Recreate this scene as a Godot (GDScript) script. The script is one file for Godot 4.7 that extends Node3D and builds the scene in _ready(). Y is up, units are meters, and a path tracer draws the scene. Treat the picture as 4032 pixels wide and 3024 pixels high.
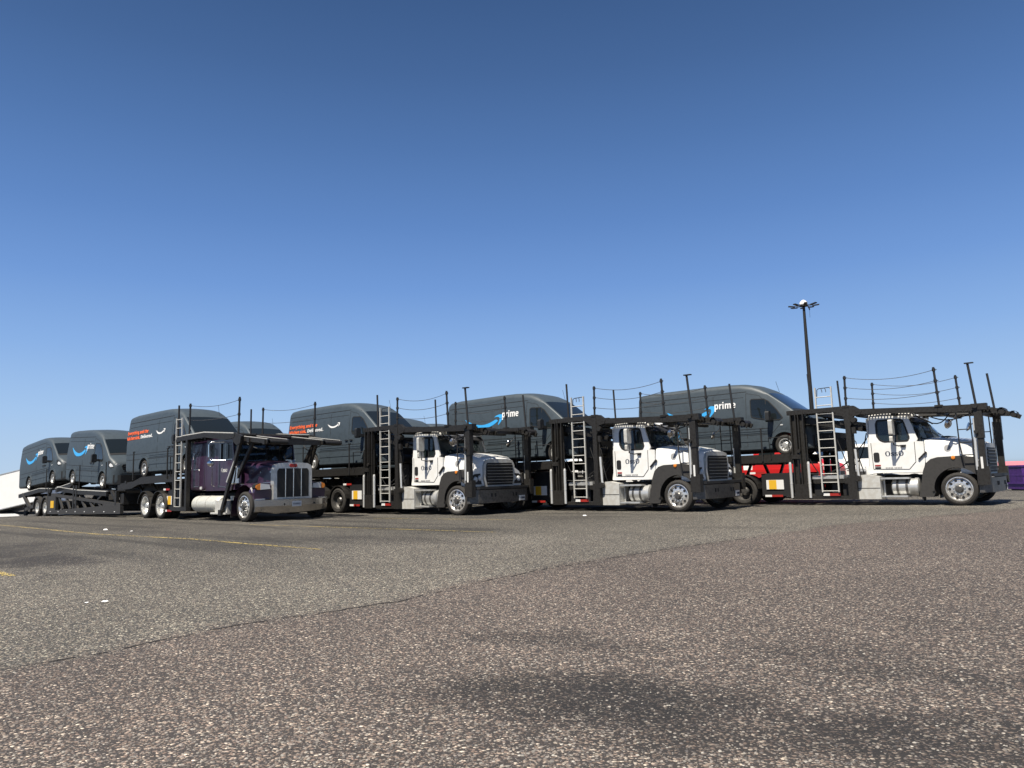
extends Node3D
# Car haulers loaded with grey delivery vans on an asphalt lot. Drawing units are "u"; every vertex and place is multiplied by U metres.
const U := 1.15
const YAW := -0.733038          # the haulers are parked parallel, 42 degrees off the picture plane
const H := 1.03                 # eye height (u)
var M := {}
var rng := RandomNumberGenerator.new()

func _ready() -> void:
	rng.seed = 7
	# ---- camera
	var cam := Camera3D.new()
	cam.name = "camera"
	cam.fov = 54.87
	cam.near = 0.05
	cam.far = 6000.0
	cam.basis = Basis(Vector3.RIGHT, deg_to_rad(7.2)) * Basis(Vector3.BACK, deg_to_rad(-1.6))
	cam.position = Vector3(0, H, 0) * U
	add_child(cam)
	cam.current = true
	# ---- sky and exposure
	var env := Environment.new()
	env.background_mode = Environment.BG_SKY
	var sky := Sky.new()
	var pm := PanoramaSkyMaterial.new()
	pm.panorama = sky_texture()
	sky.sky_material = pm
	env.sky = sky
	env.tonemap_mode = Environment.TONE_MAPPER_LINEAR
	env.tonemap_exposure = 1.75
	env.sdfgi_enabled = true
	env.ssao_enabled = true
	env.ssil_enabled = true
	var we := WorldEnvironment.new()
	we.name = "world_environment"
	we.environment = env
	add_child(we)
	# ---- sun: high, from the camera's side, square to the sides of the haulers
	var sun := DirectionalLight3D.new()
	sun.name = "sun"
	sun.light_energy = 1.6
	sun.light_angular_distance = 0.5
	sun.light_color = Color(1.0, 0.965, 0.905)
	sun.shadow_enabled = true
	var el := deg_to_rad(61.0)
	var fw := Vector3(cos(-YAW), 0, sin(-YAW))
	var rt := Vector3(-sin(-YAW), 0, cos(-YAW))
	var hd := (rt * 0.975 + fw * 0.2).normalized()
	var to_sun := (hd * cos(el) + Vector3.UP * sin(el)).normalized()
	sun.basis = Basis.looking_at(-to_sun, Vector3.FORWARD)
	add_child(sun)
	make_materials()
	build_ground()
	build_far_things()
	build_trucks()
	build_vans()
	build_litter()

func sky_texture() -> ImageTexture:
	# a clear sky: colours by the sine of elevation (linear values)
	var stops := [[-1.0, 0.20, 0.185, 0.165], [-0.06, 0.27, 0.26, 0.25], [-0.005, 0.47, 0.60, 0.73], [0.02, 0.48, 0.635, 0.82], [0.09, 0.375, 0.565, 0.845], [0.17, 0.255, 0.44, 0.785],
		[0.25, 0.168, 0.328, 0.680], [0.33, 0.118, 0.248, 0.555], [0.42, 0.084, 0.184, 0.425], [0.50, 0.062, 0.138, 0.325], [0.57, 0.048, 0.110, 0.265], [0.75, 0.036, 0.086, 0.215], [1.0, 0.030, 0.072, 0.185]]
	var h := 512
	var img := Image.create(8, h, false, Image.FORMAT_RGBF)
	for y in h:
		var e: float = sin((0.5 - (y + 0.5) / h) * PI)
		var c := Color(0, 0, 0)
		for k in range(1, stops.size()):
			if e <= stops[k][0] or k == stops.size() - 1:
				var a: Array = stops[k - 1]
				var b: Array = stops[k]
				var t: float = clampf((e - a[0]) / (b[0] - a[0]), 0, 1)
				c = Color(lerpf(a[1], b[1], t), lerpf(a[2], b[2], t), lerpf(a[3], b[3], t)) * (1.0 / 1.75)
				break
		for x in 8:
			img.set_pixel(x, y, c)
	return ImageTexture.create_from_image(img)

# ------------------------------------------------------------------ helpers
func lin(r: float, g: float, b: float) -> Color:
	return Color(r, g, b).linear_to_srgb()

func mat(r: float, g: float, b: float, rough := 0.6, metal := 0.0) -> StandardMaterial3D:
	var m := StandardMaterial3D.new()
	var k := 0.86 if metal < 0.5 else 0.95
	m.albedo_color = lin(r * k, g * k, b * k)
	m.roughness = rough
	m.metallic = metal
	return m

func grime(m: StandardMaterial3D, lo: float, hi: float, scale: float, sd: int, tint := Color(1, 1, 1)) -> StandardMaterial3D:
	# patchy dust and wear, laid in three planes
	var n := FastNoiseLite.new()
	n.seed = sd
	n.frequency = 0.02
	n.fractal_octaves = 5
	n.fractal_gain = 0.6
	var img := n.get_seamless_image(256, 256)
	var out := Image.create(256, 256, true, Image.FORMAT_RGB8)
	for y in 256:
		for x in 256:
			var t := smoothstep(0.25, 0.75, img.get_pixel(x, y).r)
			var v := lerpf(lo, hi, t)
			out.set_pixel(x, y, Color(v, v, v).lerp(Color(v * tint.r, v * tint.g, v * tint.b), 1.0 - t).linear_to_srgb())
	out.generate_mipmaps()
	m.albedo_texture = ImageTexture.create_from_image(out)
	m.uv1_triplanar = true
	m.uv1_scale = Vector3.ONE * scale
	return m

func nm(p: Node, n: String) -> String:
	if not p.has_node(NodePath(n)):
		return n
	var i := 1
	while p.has_node(NodePath("%s_%03d" % [n, i])):
		i += 1
	return "%s_%03d" % [n, i]

func S() -> SurfaceTool:
	var st := SurfaceTool.new()
	st.begin(Mesh.PRIMITIVE_TRIANGLES)
	return st

func put(st: SurfaceTool, n: String, m: Material, p: Node) -> MeshInstance3D:
	var o := MeshInstance3D.new()
	st.set_material(m)
	o.mesh = st.commit()
	o.name = nm(p, n)
	p.add_child(o)
	return o

func tag(o: Node, label: String, category := "", group := "", kind := "") -> void:
	o.set_meta("label", label)
	if category != "":
		o.set_meta("category", category)
	if group != "":
		o.set_meta("group", group)
	if kind != "":
		o.set_meta("kind", kind)

func thing(n: String, at: Vector3, yaw := 0.0) -> Node3D:
	var o := Node3D.new()
	o.name = nm(self, n)
	add_child(o)
	o.position = at * U
	o.rotation.y = yaw
	return o

func holder(n: String, p: Node, at := Vector3.ZERO, yaw := 0.0) -> Node3D:
	var o := Node3D.new()
	o.name = nm(p, n)
	p.add_child(o)
	o.position = at * U
	o.rotation.y = yaw
	return o

func dup_to(o: Node3D, p: Node, n: String, at: Vector3, yaw: float) -> Node3D:
	var c: Node3D = o.duplicate()
	c.name = nm(p, n)
	p.add_child(c)
	c.position = at * U
	c.rotation.y = yaw
	return c

func tri(st: SurfaceTool, a: Vector3, b: Vector3, c: Vector3, n: Vector3) -> void:
	tri3(st, a, b, c, n, n, n)

func tri3(st: SurfaceTool, a: Vector3, b: Vector3, c: Vector3, na: Vector3, nb: Vector3, nc: Vector3) -> void:
	if (c - a).cross(b - a).dot(na + nb + nc) < 0.0:
		var t := b
		b = c
		c = t
		t = nb
		nb = nc
		nc = t
	st.set_normal(na)
	st.add_vertex(a * U)
	st.set_normal(nb)
	st.add_vertex(b * U)
	st.set_normal(nc)
	st.add_vertex(c * U)

func quad(st: SurfaceTool, a: Vector3, b: Vector3, c: Vector3, d: Vector3, n: Vector3) -> void:
	tri(st, a, b, c, n)
	tri(st, a, c, d, n)

func quadc(st: SurfaceTool, a: Vector3, b: Vector3, c: Vector3, d: Vector3, away: Vector3) -> void:
	# a flat face whose normal points away from the point "away"
	var n := (c - a).cross(d - b).normalized()
	if n.dot((a + b + c + d) * 0.25 - away) < 0.0:
		n = -n
	quad(st, a, b, c, d, n)

func hexa(st: SurfaceTool, p: Array) -> void:
	var c := Vector3.ZERO
	for v in p:
		c += v
	c /= 8.0
	for f in [[0, 1, 2, 3], [4, 5, 6, 7], [0, 1, 5, 4], [1, 2, 6, 5], [2, 3, 7, 6], [3, 0, 4, 7]]:
		quadc(st, p[f[0]], p[f[1]], p[f[2]], p[f[3]], c)

func box(st: SurfaceTool, c: Vector3, s: Vector3, b := Basis.IDENTITY) -> void:
	var h := s * 0.5
	var p := []
	for k in [[-1, -1, -1], [1, -1, -1], [1, 1, -1], [-1, 1, -1], [-1, -1, 1], [1, -1, 1], [1, 1, 1], [-1, 1, 1]]:
		p.append(c + b * Vector3(h.x * k[0], h.y * k[1], h.z * k[2]))
	hexa(st, p)

func box2(st: SurfaceTool, lo: Vector3, hi: Vector3) -> void:
	box(st, (lo + hi) * 0.5, hi - lo)

func beam(st: SurfaceTool, a: Vector3, b: Vector3, w: float, h: float, up := Vector3.UP) -> void:
	# bar from a to b: h along "up", w across
	var d := (b - a).normalized()
	var side := d.cross(up)
	if side.length() < 0.01:
		side = d.cross(Vector3.RIGHT)
	side = side.normalized()
	var u := side.cross(d).normalized()
	box(st, (a + b) * 0.5, Vector3((b - a).length(), h, w), Basis(d, u, side))

func tube(st: SurfaceTool, pts: Array, r: float, n := 6, caps := true) -> void:
	var rings := []
	var nrm := []
	for i in pts.size():
		var a: Vector3 = pts[maxi(i - 1, 0)]
		var b: Vector3 = pts[mini(i + 1, pts.size() - 1)]
		var d := (b - a).normalized()
		var s := d.cross(Vector3.UP)
		if s.length() < 0.05:
			s = d.cross(Vector3.RIGHT)
		s = s.normalized()
		var u := s.cross(d)
		var rg := []
		var ng := []
		for k in n:
			var an := TAU * k / n
			var q := s * cos(an) + u * sin(an)
			ng.append(q)
			rg.append(pts[i] + q * r)
		rings.append(rg)
		nrm.append(ng)
	for i in pts.size() - 1:
		for k in n:
			var k2 := (k + 1) % n
			tri3(st, rings[i][k], rings[i][k2], rings[i + 1][k2], nrm[i][k], nrm[i][k2], nrm[i + 1][k2])
			tri3(st, rings[i][k], rings[i + 1][k2], rings[i + 1][k], nrm[i][k], nrm[i + 1][k2], nrm[i + 1][k])
	if caps:
		for e in [0, pts.size() - 1]:
			var d2: Vector3 = (pts[0] - pts[1]) if e == 0 else (pts[-1] - pts[-2])
			for k in range(1, n - 1):
				tri(st, rings[e][0], rings[e][k], rings[e][k + 1], d2.normalized())

func lathe(st: SurfaceTool, prof: Array, o: Vector3, axis: Vector3, n := 20) -> void:
	# prof: Vector2(radius, distance along the axis)
	var ax := axis.normalized()
	var s := ax.cross(Vector3.UP)
	if s.length() < 0.05:
		s = ax.cross(Vector3.RIGHT)
	s = s.normalized()
	var u := s.cross(ax)
	for i in prof.size() - 1:
		var p: Vector2 = prof[i]
		var q: Vector2 = prof[i + 1]
		var t := (q - p).normalized()
		var nr := Vector2(t.y, -t.x)
		for k in n:
			var a0 := TAU * k / n
			var a1 := TAU * (k + 1) / n
			var d0 := s * cos(a0) + u * sin(a0)
			var d1 := s * cos(a1) + u * sin(a1)
			var n0 := (d0 * nr.x + ax * nr.y).normalized()
			var n1 := (d1 * nr.x + ax * nr.y).normalized()
			var A := o + d0 * p.x + ax * p.y
			var B := o + d1 * p.x + ax * p.y
			var C := o + d1 * q.x + ax * q.y
			var D := o + d0 * q.x + ax * q.y
			if p.x > 0.0001:
				tri3(st, A, B, C, n0, n1, n1)
			if q.x > 0.0001:
				tri3(st, A, C, D, n0, n1, n0)

func disc(st: SurfaceTool, c: Vector3, axis: Vector3, r: float, h: float, n := 10) -> void:
	lathe(st, [Vector2(r, 0), Vector2(r, h), Vector2(0, h)], c, axis, n)

func prism(st: SurfaceTool, poly: PackedVector2Array, z0: float, z1: float, xf := Transform3D.IDENTITY) -> void:
	var P := poly
	if Geometry2D.is_polygon_clockwise(P):
		P.reverse()
	var idx := Geometry2D.triangulate_polygon(P)
	for k in range(0, idx.size(), 3):
		for f in [[z0, -1.0], [z1, 1.0]]:
			tri(st, xf * Vector3(P[idx[k]].x, P[idx[k]].y, f[0]), xf * Vector3(P[idx[k + 1]].x, P[idx[k + 1]].y, f[0]), xf * Vector3(P[idx[k + 2]].x, P[idx[k + 2]].y, f[0]), xf.basis * Vector3(0, 0, f[1]))
	for i in P.size():
		var a := P[i]
		var b := P[(i + 1) % P.size()]
		var d := (b - a).normalized()
		quad(st, xf * Vector3(a.x, a.y, z0), xf * Vector3(b.x, b.y, z0), xf * Vector3(b.x, b.y, z1), xf * Vector3(a.x, a.y, z1), (xf.basis * Vector3(d.y, -d.x, 0)).normalized())

func prismx(st: SurfaceTool, poly: PackedVector2Array, x0: float, x1: float) -> void:
	# outline in (z, y), drawn out along x
	prism(st, poly, x0, x1, Transform3D(Basis(Vector3(0, 0, 1), Vector3(0, 1, 0), Vector3(1, 0, 0)), Vector3.ZERO))

func V2(a: Array) -> PackedVector2Array:
	var p := PackedVector2Array()
	for i in range(0, a.size(), 2):
		p.append(Vector2(a[i], a[i + 1]))
	return p

func rr(x0: float, y0: float, x1: float, y1: float, r: float, n := 4) -> PackedVector2Array:
	var p := PackedVector2Array()
	for c in [[x1 - r, y1 - r, 0.0], [x0 + r, y1 - r, 90.0], [x0 + r, y0 + r, 180.0], [x1 - r, y0 + r, 270.0]]:
		for k in n + 1:
			var a: float = deg_to_rad(c[2] + 90.0 * k / n)
			p.append(Vector2(c[0] + r * cos(a), c[1] + r * sin(a)))
	return p

func arc(p: PackedVector2Array, cx: float, cy: float, r: float, a0: float, a1: float, n: int) -> PackedVector2Array:
	for k in n + 1:
		var a := deg_to_rad(lerpf(a0, a1, float(k) / n))
		p.append(Vector2(cx + r * cos(a), cy + r * sin(a)))
	return p

func words(t: String, n: String, p: Node, at: Vector3, cap: float, m: Material, yaw := 0.0, lean := 0.0, font := "Droid Sans", bold := true, wide := 1.0, slant := 0.0) -> MeshInstance3D:
	var tm := TextMesh.new()
	var f := SystemFont.new()
	f.font_names = PackedStringArray([font])
	f.font_weight = 700 if bold else 400
	tm.font = f
	tm.font_size = 48
	tm.pixel_size = cap * U / (48.0 * 0.714)
	tm.depth = 0.012
	tm.width = 4000.0
	tm.text = t
	tm.horizontal_alignment = HORIZONTAL_ALIGNMENT_LEFT
	tm.vertical_alignment = VERTICAL_ALIGNMENT_BOTTOM
	tm.material = m
	var o := MeshInstance3D.new()
	o.mesh = tm
	o.name = nm(p, n)
	p.add_child(o)
	var b := Basis(Vector3.UP, yaw) * Basis(Vector3.RIGHT, -lean)
	b = b * Basis(Vector3(wide, 0, 0), Vector3(slant, 1, 0), Vector3(0, 0, 1))
	o.transform = Transform3D(b, at * U)
	return o

# a body drawn through cross-sections along x: stations [x, bottom, top, half width, half width at the top]
class Loft:
	var s: Array
	var rc := 0.15
	var crown := 0.03
	var foot := 99.0
	func _init(st: Array, r := 0.15, c := 0.03) -> void:
		s = st
		for v in st:
			foot = minf(foot, v[1])
		rc = r
		crown = c
	func at(x: float) -> Array:
		if x >= s[0][0]:
			return s[0]
		for i in s.size() - 1:
			if x >= s[i + 1][0]:
				var t: float = (s[i][0] - x) / maxf(s[i][0] - s[i + 1][0], 0.00001)
				var o := [x]
				for k in range(1, s[0].size()):
					o.append(lerpf(s[i][k], s[i + 1][k], t))
				return o
		return s[-1]
	func z(x: float, y: float) -> float:
		var v := at(x)
		var lo := maxf(foot + 0.45 * (v[2] - foot), minf(1.05, v[2] - 0.25))
		return lerpf(v[3], v[4], pow(clampf((y - lo) / maxf(v[2] - lo, 0.01), 0, 1), 1.4))
	func section(v: Array) -> Array:
		var yb: float = v[1]
		var yt: float = v[2]
		var r := minf(v[5] if v.size() > 5 else rc, (yt - yb) * 0.3)
		var p := [Vector2(0, yb), Vector2(v[3] * 0.6, yb), Vector2(v[3] - 0.05, yb), Vector2(v[3] - 0.012, yb + 0.03), Vector2(v[3], yb + 0.09)]
		for k in 10:
			var y := lerpf(yb + 0.16, yt - r, k / 9.0)
			p.append(Vector2(z(v[0], y), y))
		var zt := z(v[0], yt - r)
		for a in [22.0, 45.0, 67.0, 90.0]:
			p.append(Vector2(zt - r + r * cos(deg_to_rad(a)) - 0.02 * a / 90.0, yt - r + r * sin(deg_to_rad(a))))
		var w2: float = p[-1].x
		for k in [0.7, 0.35, 0.0]:
			p.append(Vector2(w2 * k, yt + crown * (1.0 - k * k)))
		return p

func loft(st: SurfaceTool, L: Loft, front_cap := true, rear_cap := true) -> void:
	var G := []
	for v in L.s:
		var sec: Array = L.section(v)
		var row := []
		for q in sec:
			row.append(Vector3(v[0], q.y, q.x))
		for k in range(sec.size() - 2, 0, -1):
			row.append(Vector3(v[0], sec[k].y, -sec[k].x))
		G.append(row)
	var n: int = G[0].size()
	var N := []
	for i in G.size():
		var rn := []
		for k in n:
			var du: Vector3 = G[mini(i + 1, G.size() - 1)][k] - G[maxi(i - 1, 0)][k]
			var dv: Vector3 = G[i][(k + 1) % n] - G[i][(k + n - 1) % n]
			var nn := du.cross(dv)
			var ctr := Vector3(G[i][k].x, (L.s[i][1] + L.s[i][2]) * 0.5, 0)
			if nn.dot(G[i][k] - ctr) < 0.0:
				nn = -nn
			rn.append(nn.normalized() if nn.length() > 0.0000001 else Vector3.UP)
		N.append(rn)
	for i in G.size() - 1:
		for k in n:
			var k2 := (k + 1) % n
			tri3(st, G[i][k], G[i][k2], G[i + 1][k2], N[i][k], N[i][k2], N[i + 1][k2])
			tri3(st, G[i][k], G[i + 1][k2], G[i + 1][k], N[i][k], N[i + 1][k2], N[i + 1][k])
	for e in [0, G.size() - 1]:
		if (e == 0 and not front_cap) or (e > 0 and not rear_cap):
			continue
		var c := Vector3(G[e][0].x, (L.s[e][1] + L.s[e][2]) * 0.5, 0)
		for k in n:
			tri(st, c, G[e][k], G[e][(k + 1) % n], Vector3(1 if e == 0 else -1, 0, 0))

func patch(st: SurfaceTool, L: Loft, poly: PackedVector2Array, off: float, side := 1.0, thick := 0.012) -> void:
	# a panel that follows the side of a loft
	var P := PackedVector2Array()
	for i in poly.size():
		var a := poly[i]
		var b := poly[(i + 1) % poly.size()]
		var m := maxi(1, int((b - a).length() / 0.25))
		for k in m:
			P.append(a.lerp(b, float(k) / m))
	var idx := Geometry2D.triangulate_polygon(P)
	var q := []
	var nn := []
	for v in P:
		var z := L.z(v.x, v.y)
		var dz := (L.z(v.x, v.y + 0.02) - z) / 0.02
		var dx := (L.z(v.x + 0.02, v.y) - z) / 0.02
		nn.append(Vector3(-dx, -dz, 1.0).normalized() * Vector3(1, 1, side))
		q.append(Vector3(v.x, v.y, z * side) + nn[-1] * off)
	for k in range(0, idx.size(), 3):
		tri3(st, q[idx[k]], q[idx[k + 1]], q[idx[k + 2]], nn[idx[k]], nn[idx[k + 1]], nn[idx[k + 2]])
	for i in P.size():
		var j := (i + 1) % P.size()
		var d := P[j] - P[i]
		var o := Vector3(d.y, -d.x, 0).normalized()
		if Geometry2D.is_polygon_clockwise(P):
			o = -o
		quad(st, q[i], q[j], q[j] - nn[j] * thick, q[i] - nn[i] * thick, o)

func ribbon(st: SurfaceTool, L: Loft, pts: Array, hw: float, off: float, side := 1.0) -> void:
	# a narrow strip (seam, moulding) along the side of a loft
	for i in pts.size() - 1:
		var a: Vector2 = pts[i]
		var b: Vector2 = pts[i + 1]
		var m := maxi(1, int((b - a).length() / 0.3))
		var t := (b - a).normalized()
		var nr := Vector2(-t.y, t.x) * hw
		for k in m:
			var p := a.lerp(b, float(k) / m)
			var q := a.lerp(b, float(k + 1) / m)
			var c := []
			var inn := []
			for v in [p - nr, q - nr, q + nr, p + nr]:
				c.append(Vector3(v.x, v.y, (L.z(v.x, v.y) + off) * side))
				inn.append(Vector3(v.x, v.y, (L.z(v.x, v.y) - 0.01) * side))
			hexa(st, [inn[0], inn[1], inn[2], inn[3], c[0], c[1], c[2], c[3]])

func screen(st: SurfaceTool, L: Loft, x0: float, x1: float, k: float, off: float) -> void:
	# curved glass lying on the raked top of a loft between x0 (base) and x1 (head)
	var n := 8
	var g := []
	for i in n + 1:
		var x := lerpf(x0, x1, float(i) / n)
		var v := L.at(x)
		var v2 := L.at(x - 0.02)
		var sl := Vector3(0, v2[2], 0) - Vector3(0, v[2], 0)
		var nn := Vector3(sl.y, 0.02, 0).normalized()
		var sec: Array = L.section(v)
		var row := []
		for j in range(-6, 7):
			var s := float(j) / 6.0
			var zt: float = sec[18].x * k
			row.append(Vector3(x, v[2] + L.crown * (1.0 - s * s), zt * s) + nn * off)
		g.append(row)
	for i in n:
		for j in 12:
			var nn2: Vector3 = (g[i + 1][j] - g[i][j]).cross(g[i][j + 1] - g[i][j]).normalized()
			if nn2.y < 0.0:
				nn2 = -nn2
			quad(st, g[i][j], g[i][j + 1], g[i + 1][j + 1], g[i + 1][j], nn2)

# ------------------------------------------------------------------ materials
func make_materials() -> void:
	M.steel = grime(mat(0.019, 0.018, 0.0165, 0.55, 0.1), 0.45, 1.75, 1.7, 3, Color(1.15, 1.0, 0.86))
	M.black = mat(0.012, 0.012, 0.013, 0.6)
	M.plastic = grime(mat(0.036, 0.034, 0.032, 0.62), 0.8, 1.2, 1.5, 4)
	M.white = grime(mat(0.84, 0.84, 0.825, 0.32), 0.95, 1.0, 0.45, 5, Color(1, 0.99, 0.965))
	M.white.clearcoat_enabled = true
	M.white.clearcoat = 0.4
	M.white.clearcoat_roughness = 0.15
	M.alu = grime(mat(0.62, 0.62, 0.60, 0.38, 0.6), 0.85, 1.0, 0.9, 6)
	M.dull = grime(mat(0.60, 0.60, 0.57, 0.5, 0.2), 0.88, 1.0, 0.8, 7, Color(1, 0.97, 0.93))
	M.chrome = mat(0.66, 0.66, 0.66, 0.16, 1.0)
	M.wheelalu = grime(mat(0.72, 0.715, 0.70, 0.25, 0.7), 0.8, 1.0, 2.0, 19, Color(1, 0.97, 0.93))
	M.bumper = grime(mat(0.13, 0.125, 0.118, 0.4, 0.6), 0.7, 1.2, 1.4, 8)
	M.chromebar = mat(0.46, 0.45, 0.44, 0.22, 1.0)
	M.rubber = grime(mat(0.030, 0.028, 0.026, 0.85), 0.7, 1.5, 3.0, 9, Color(1.1, 1.0, 0.88))
	M.rod = mat(0.70, 0.70, 0.68, 0.35, 0.5)
	M.glass = mat(0.012, 0.016, 0.018, 0.03)
	M.pane = mat(0.02, 0.03, 0.032, 0.02)
	M.pane.transparency = BaseMaterial3D.TRANSPARENCY_ALPHA
	M.pane.albedo_color.a = 0.6
	M.darkpane = mat(0.012, 0.014, 0.016, 0.03)
	M.lens = mat(0.66, 0.67, 0.67, 0.12, 0.1)
	M.amber = mat(0.75, 0.24, 0.03, 0.25)
	M.red = mat(0.52, 0.016, 0.018, 0.4)
	M.tape = mat(0.75, 0.75, 0.73, 0.4)
	M.redtape = mat(0.33, 0.022, 0.016, 0.45)
	M.yellow = mat(0.72, 0.42, 0.02, 0.6)
	M.navy = mat(0.012, 0.02, 0.05, 0.5)
	M.grey = mat(0.32, 0.32, 0.32, 0.6)
	M.van = grime(mat(0.050, 0.067, 0.081, 0.5), 0.86, 1.22, 0.6, 11)
	M.vantrim = mat(0.016, 0.017, 0.018, 0.55)
	M.seam = mat(0.008, 0.009, 0.010, 0.8)
	M.blue = mat(0.045, 0.38, 0.80, 0.45)
	M.letter = mat(0.86, 0.86, 0.85, 0.45)
	M.orange = mat(1.0, 0.17, 0.045, 0.45)
	M.purple = grime(mat(0.034, 0.013, 0.036, 0.36), 0.85, 1.2, 0.7, 12)
	M.purple.clearcoat_enabled = true
	M.purple.clearcoat = 0.35
	M.purple.clearcoat_roughness = 0.1
	M.tank = grime(mat(0.66, 0.66, 0.60, 0.42, 0.2), 0.8, 1.0, 2.0, 13)
	M.seat = mat(0.03, 0.03, 0.032, 0.9)
	M.mesh = grime(mat(0.016, 0.015, 0.013, 0.6), 0.6, 1.4, 4.0, 14)
	M.concrete = grime(mat(0.34, 0.33, 0.31, 0.8), 0.8, 1.0, 0.4, 15)
	M.wall = grime(mat(0.84, 0.84, 0.83, 0.6), 0.97, 1.0, 0.3, 16)
	M.pinkroof = grime(mat(0.62, 0.20, 0.24, 0.6), 0.85, 1.0, 0.4, 17)
	M.binpaint = grime(mat(0.085, 0.025, 0.20, 0.5), 0.75, 1.1, 0.9, 18)
	M.bark = mat(0.14, 0.10, 0.07, 0.9)
	M.frond = mat(0.035, 0.05, 0.02, 0.7)

# ------------------------------------------------------------------ ground
func gy(x: float, z: float) -> float:
	# the lot is level near the camera and falls away gently behind the trucks
	var d := sqrt(x * x + z * z)
	if d < 28.0:
		return 0.0
	if d < 60.0:
		return -0.0007 * (d - 28.0) * (d - 28.0)
	return -0.717 - 0.045 * minf(d - 60.0, 70.0) - 0.004 * clampf(d - 130.0, 0.0, 300.0)

func axis_steps(near_lo: float, near_hi: float, step: float, far: float) -> PackedFloat32Array:
	var a := PackedFloat32Array()
	var x := near_lo
	while x <= near_hi + 0.0001:
		a.append(x)
		x += step
	var s := step
	x = near_hi
	while x < far:
		s *= 1.22
		x += s
		a.append(x)
	s = step
	x = near_lo
	while x > -far:
		s *= 1.22
		x -= s
		a.append(x)
	a.sort()
	return a

func chip_textures() -> Array:
	# worn chip seal: stones of mixed colours set in dark binder, splatted round the edges so that it tiles
	var n := 2048
	var col := PackedByteArray()
	var hgt := PackedByteArray()
	col.resize(n * n * 3)
	hgt.resize(n * n)
	var r := RandomNumberGenerator.new()
	r.seed = 21
	for i in n * n:
		col[i * 3] = 62
		col[i * 3 + 1] = 58
		col[i * 3 + 2] = 56
		hgt[i] = 40
	var tones := [[112, 99, 91], [126, 112, 102], [99, 89, 83], [140, 127, 116], [116, 110, 105], [92, 84, 80], [152, 140, 128], [104, 91, 82], [74, 69, 68], [182, 172, 158]]
	for i in 150000:
		var cx := r.randf() * n
		var cy := r.randf() * n
		var rad := 1.3 + 3.5 * pow(r.randf(), 2.2)
		var e := 0.6 + 0.4 * r.randf()
		var an := r.randf() * PI
		var ca := cos(an)
		var sa := sin(an)
		var t: Array = tones[mini(int(pow(r.randf(), 1.25) * 10.0), 9)]
		var br := 0.92 + 0.48 * r.randf()
		var top := 90 + int(r.randf() * 120.0)
		var m := int(ceil(rad))
		for yy in range(-m, m + 1):
			for xx in range(-m, m + 1):
				var u := (xx * ca + yy * sa) / rad
				var v := (yy * ca - xx * sa) / (rad * e)
				var q := u * u + v * v
				if q > 1.0:
					continue
				var hh := int(top * (1.0 - 0.45 * q))
				var px := (int(cx) + xx + n) % n
				var py := (int(cy) + yy + n) % n
				var k := py * n + px
				if hh > hgt[k]:
					hgt[k] = hh
					col[k * 3] = mini(255, int(t[0] * br))
					col[k * 3 + 1] = mini(255, int(t[1] * br))
					col[k * 3 + 2] = mini(255, int(t[2] * br))
	var a := Image.create_from_data(n, n, false, Image.FORMAT_RGB8, col)
	var b := Image.create_from_data(n, n, false, Image.FORMAT_L8, hgt)
	b.convert(Image.FORMAT_RGBA8)
	b.bump_map_to_normal_map(5.0)
	a.generate_mipmaps()
	b.generate_mipmaps()
	return [ImageTexture.create_from_image(a), ImageTexture.create_from_image(b)]

var stains := []
var lane: PackedVector2Array
func blot(x: float, z: float, s: Array, n: FastNoiseLite) -> float:
	# soft-edged stain with a ragged outline: [x, z, half length, half width, turn, strength]
	var c := cos(s[4])
	var d := sin(s[4])
	var u: float = ((x - s[0]) * c + (z - s[1]) * d) / s[2]
	var v: float = ((z - s[1]) * c - (x - s[0]) * d) / s[3]
	var q := sqrt(u * u + v * v) + 0.9 * n.get_noise_2d(x * 3.0, z * 3.0) + 0.5 * n.get_noise_2d(x * 11.0, z * 11.0)
	return s[5] * (1.0 - smoothstep(0.25, 1.2, q))

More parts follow.
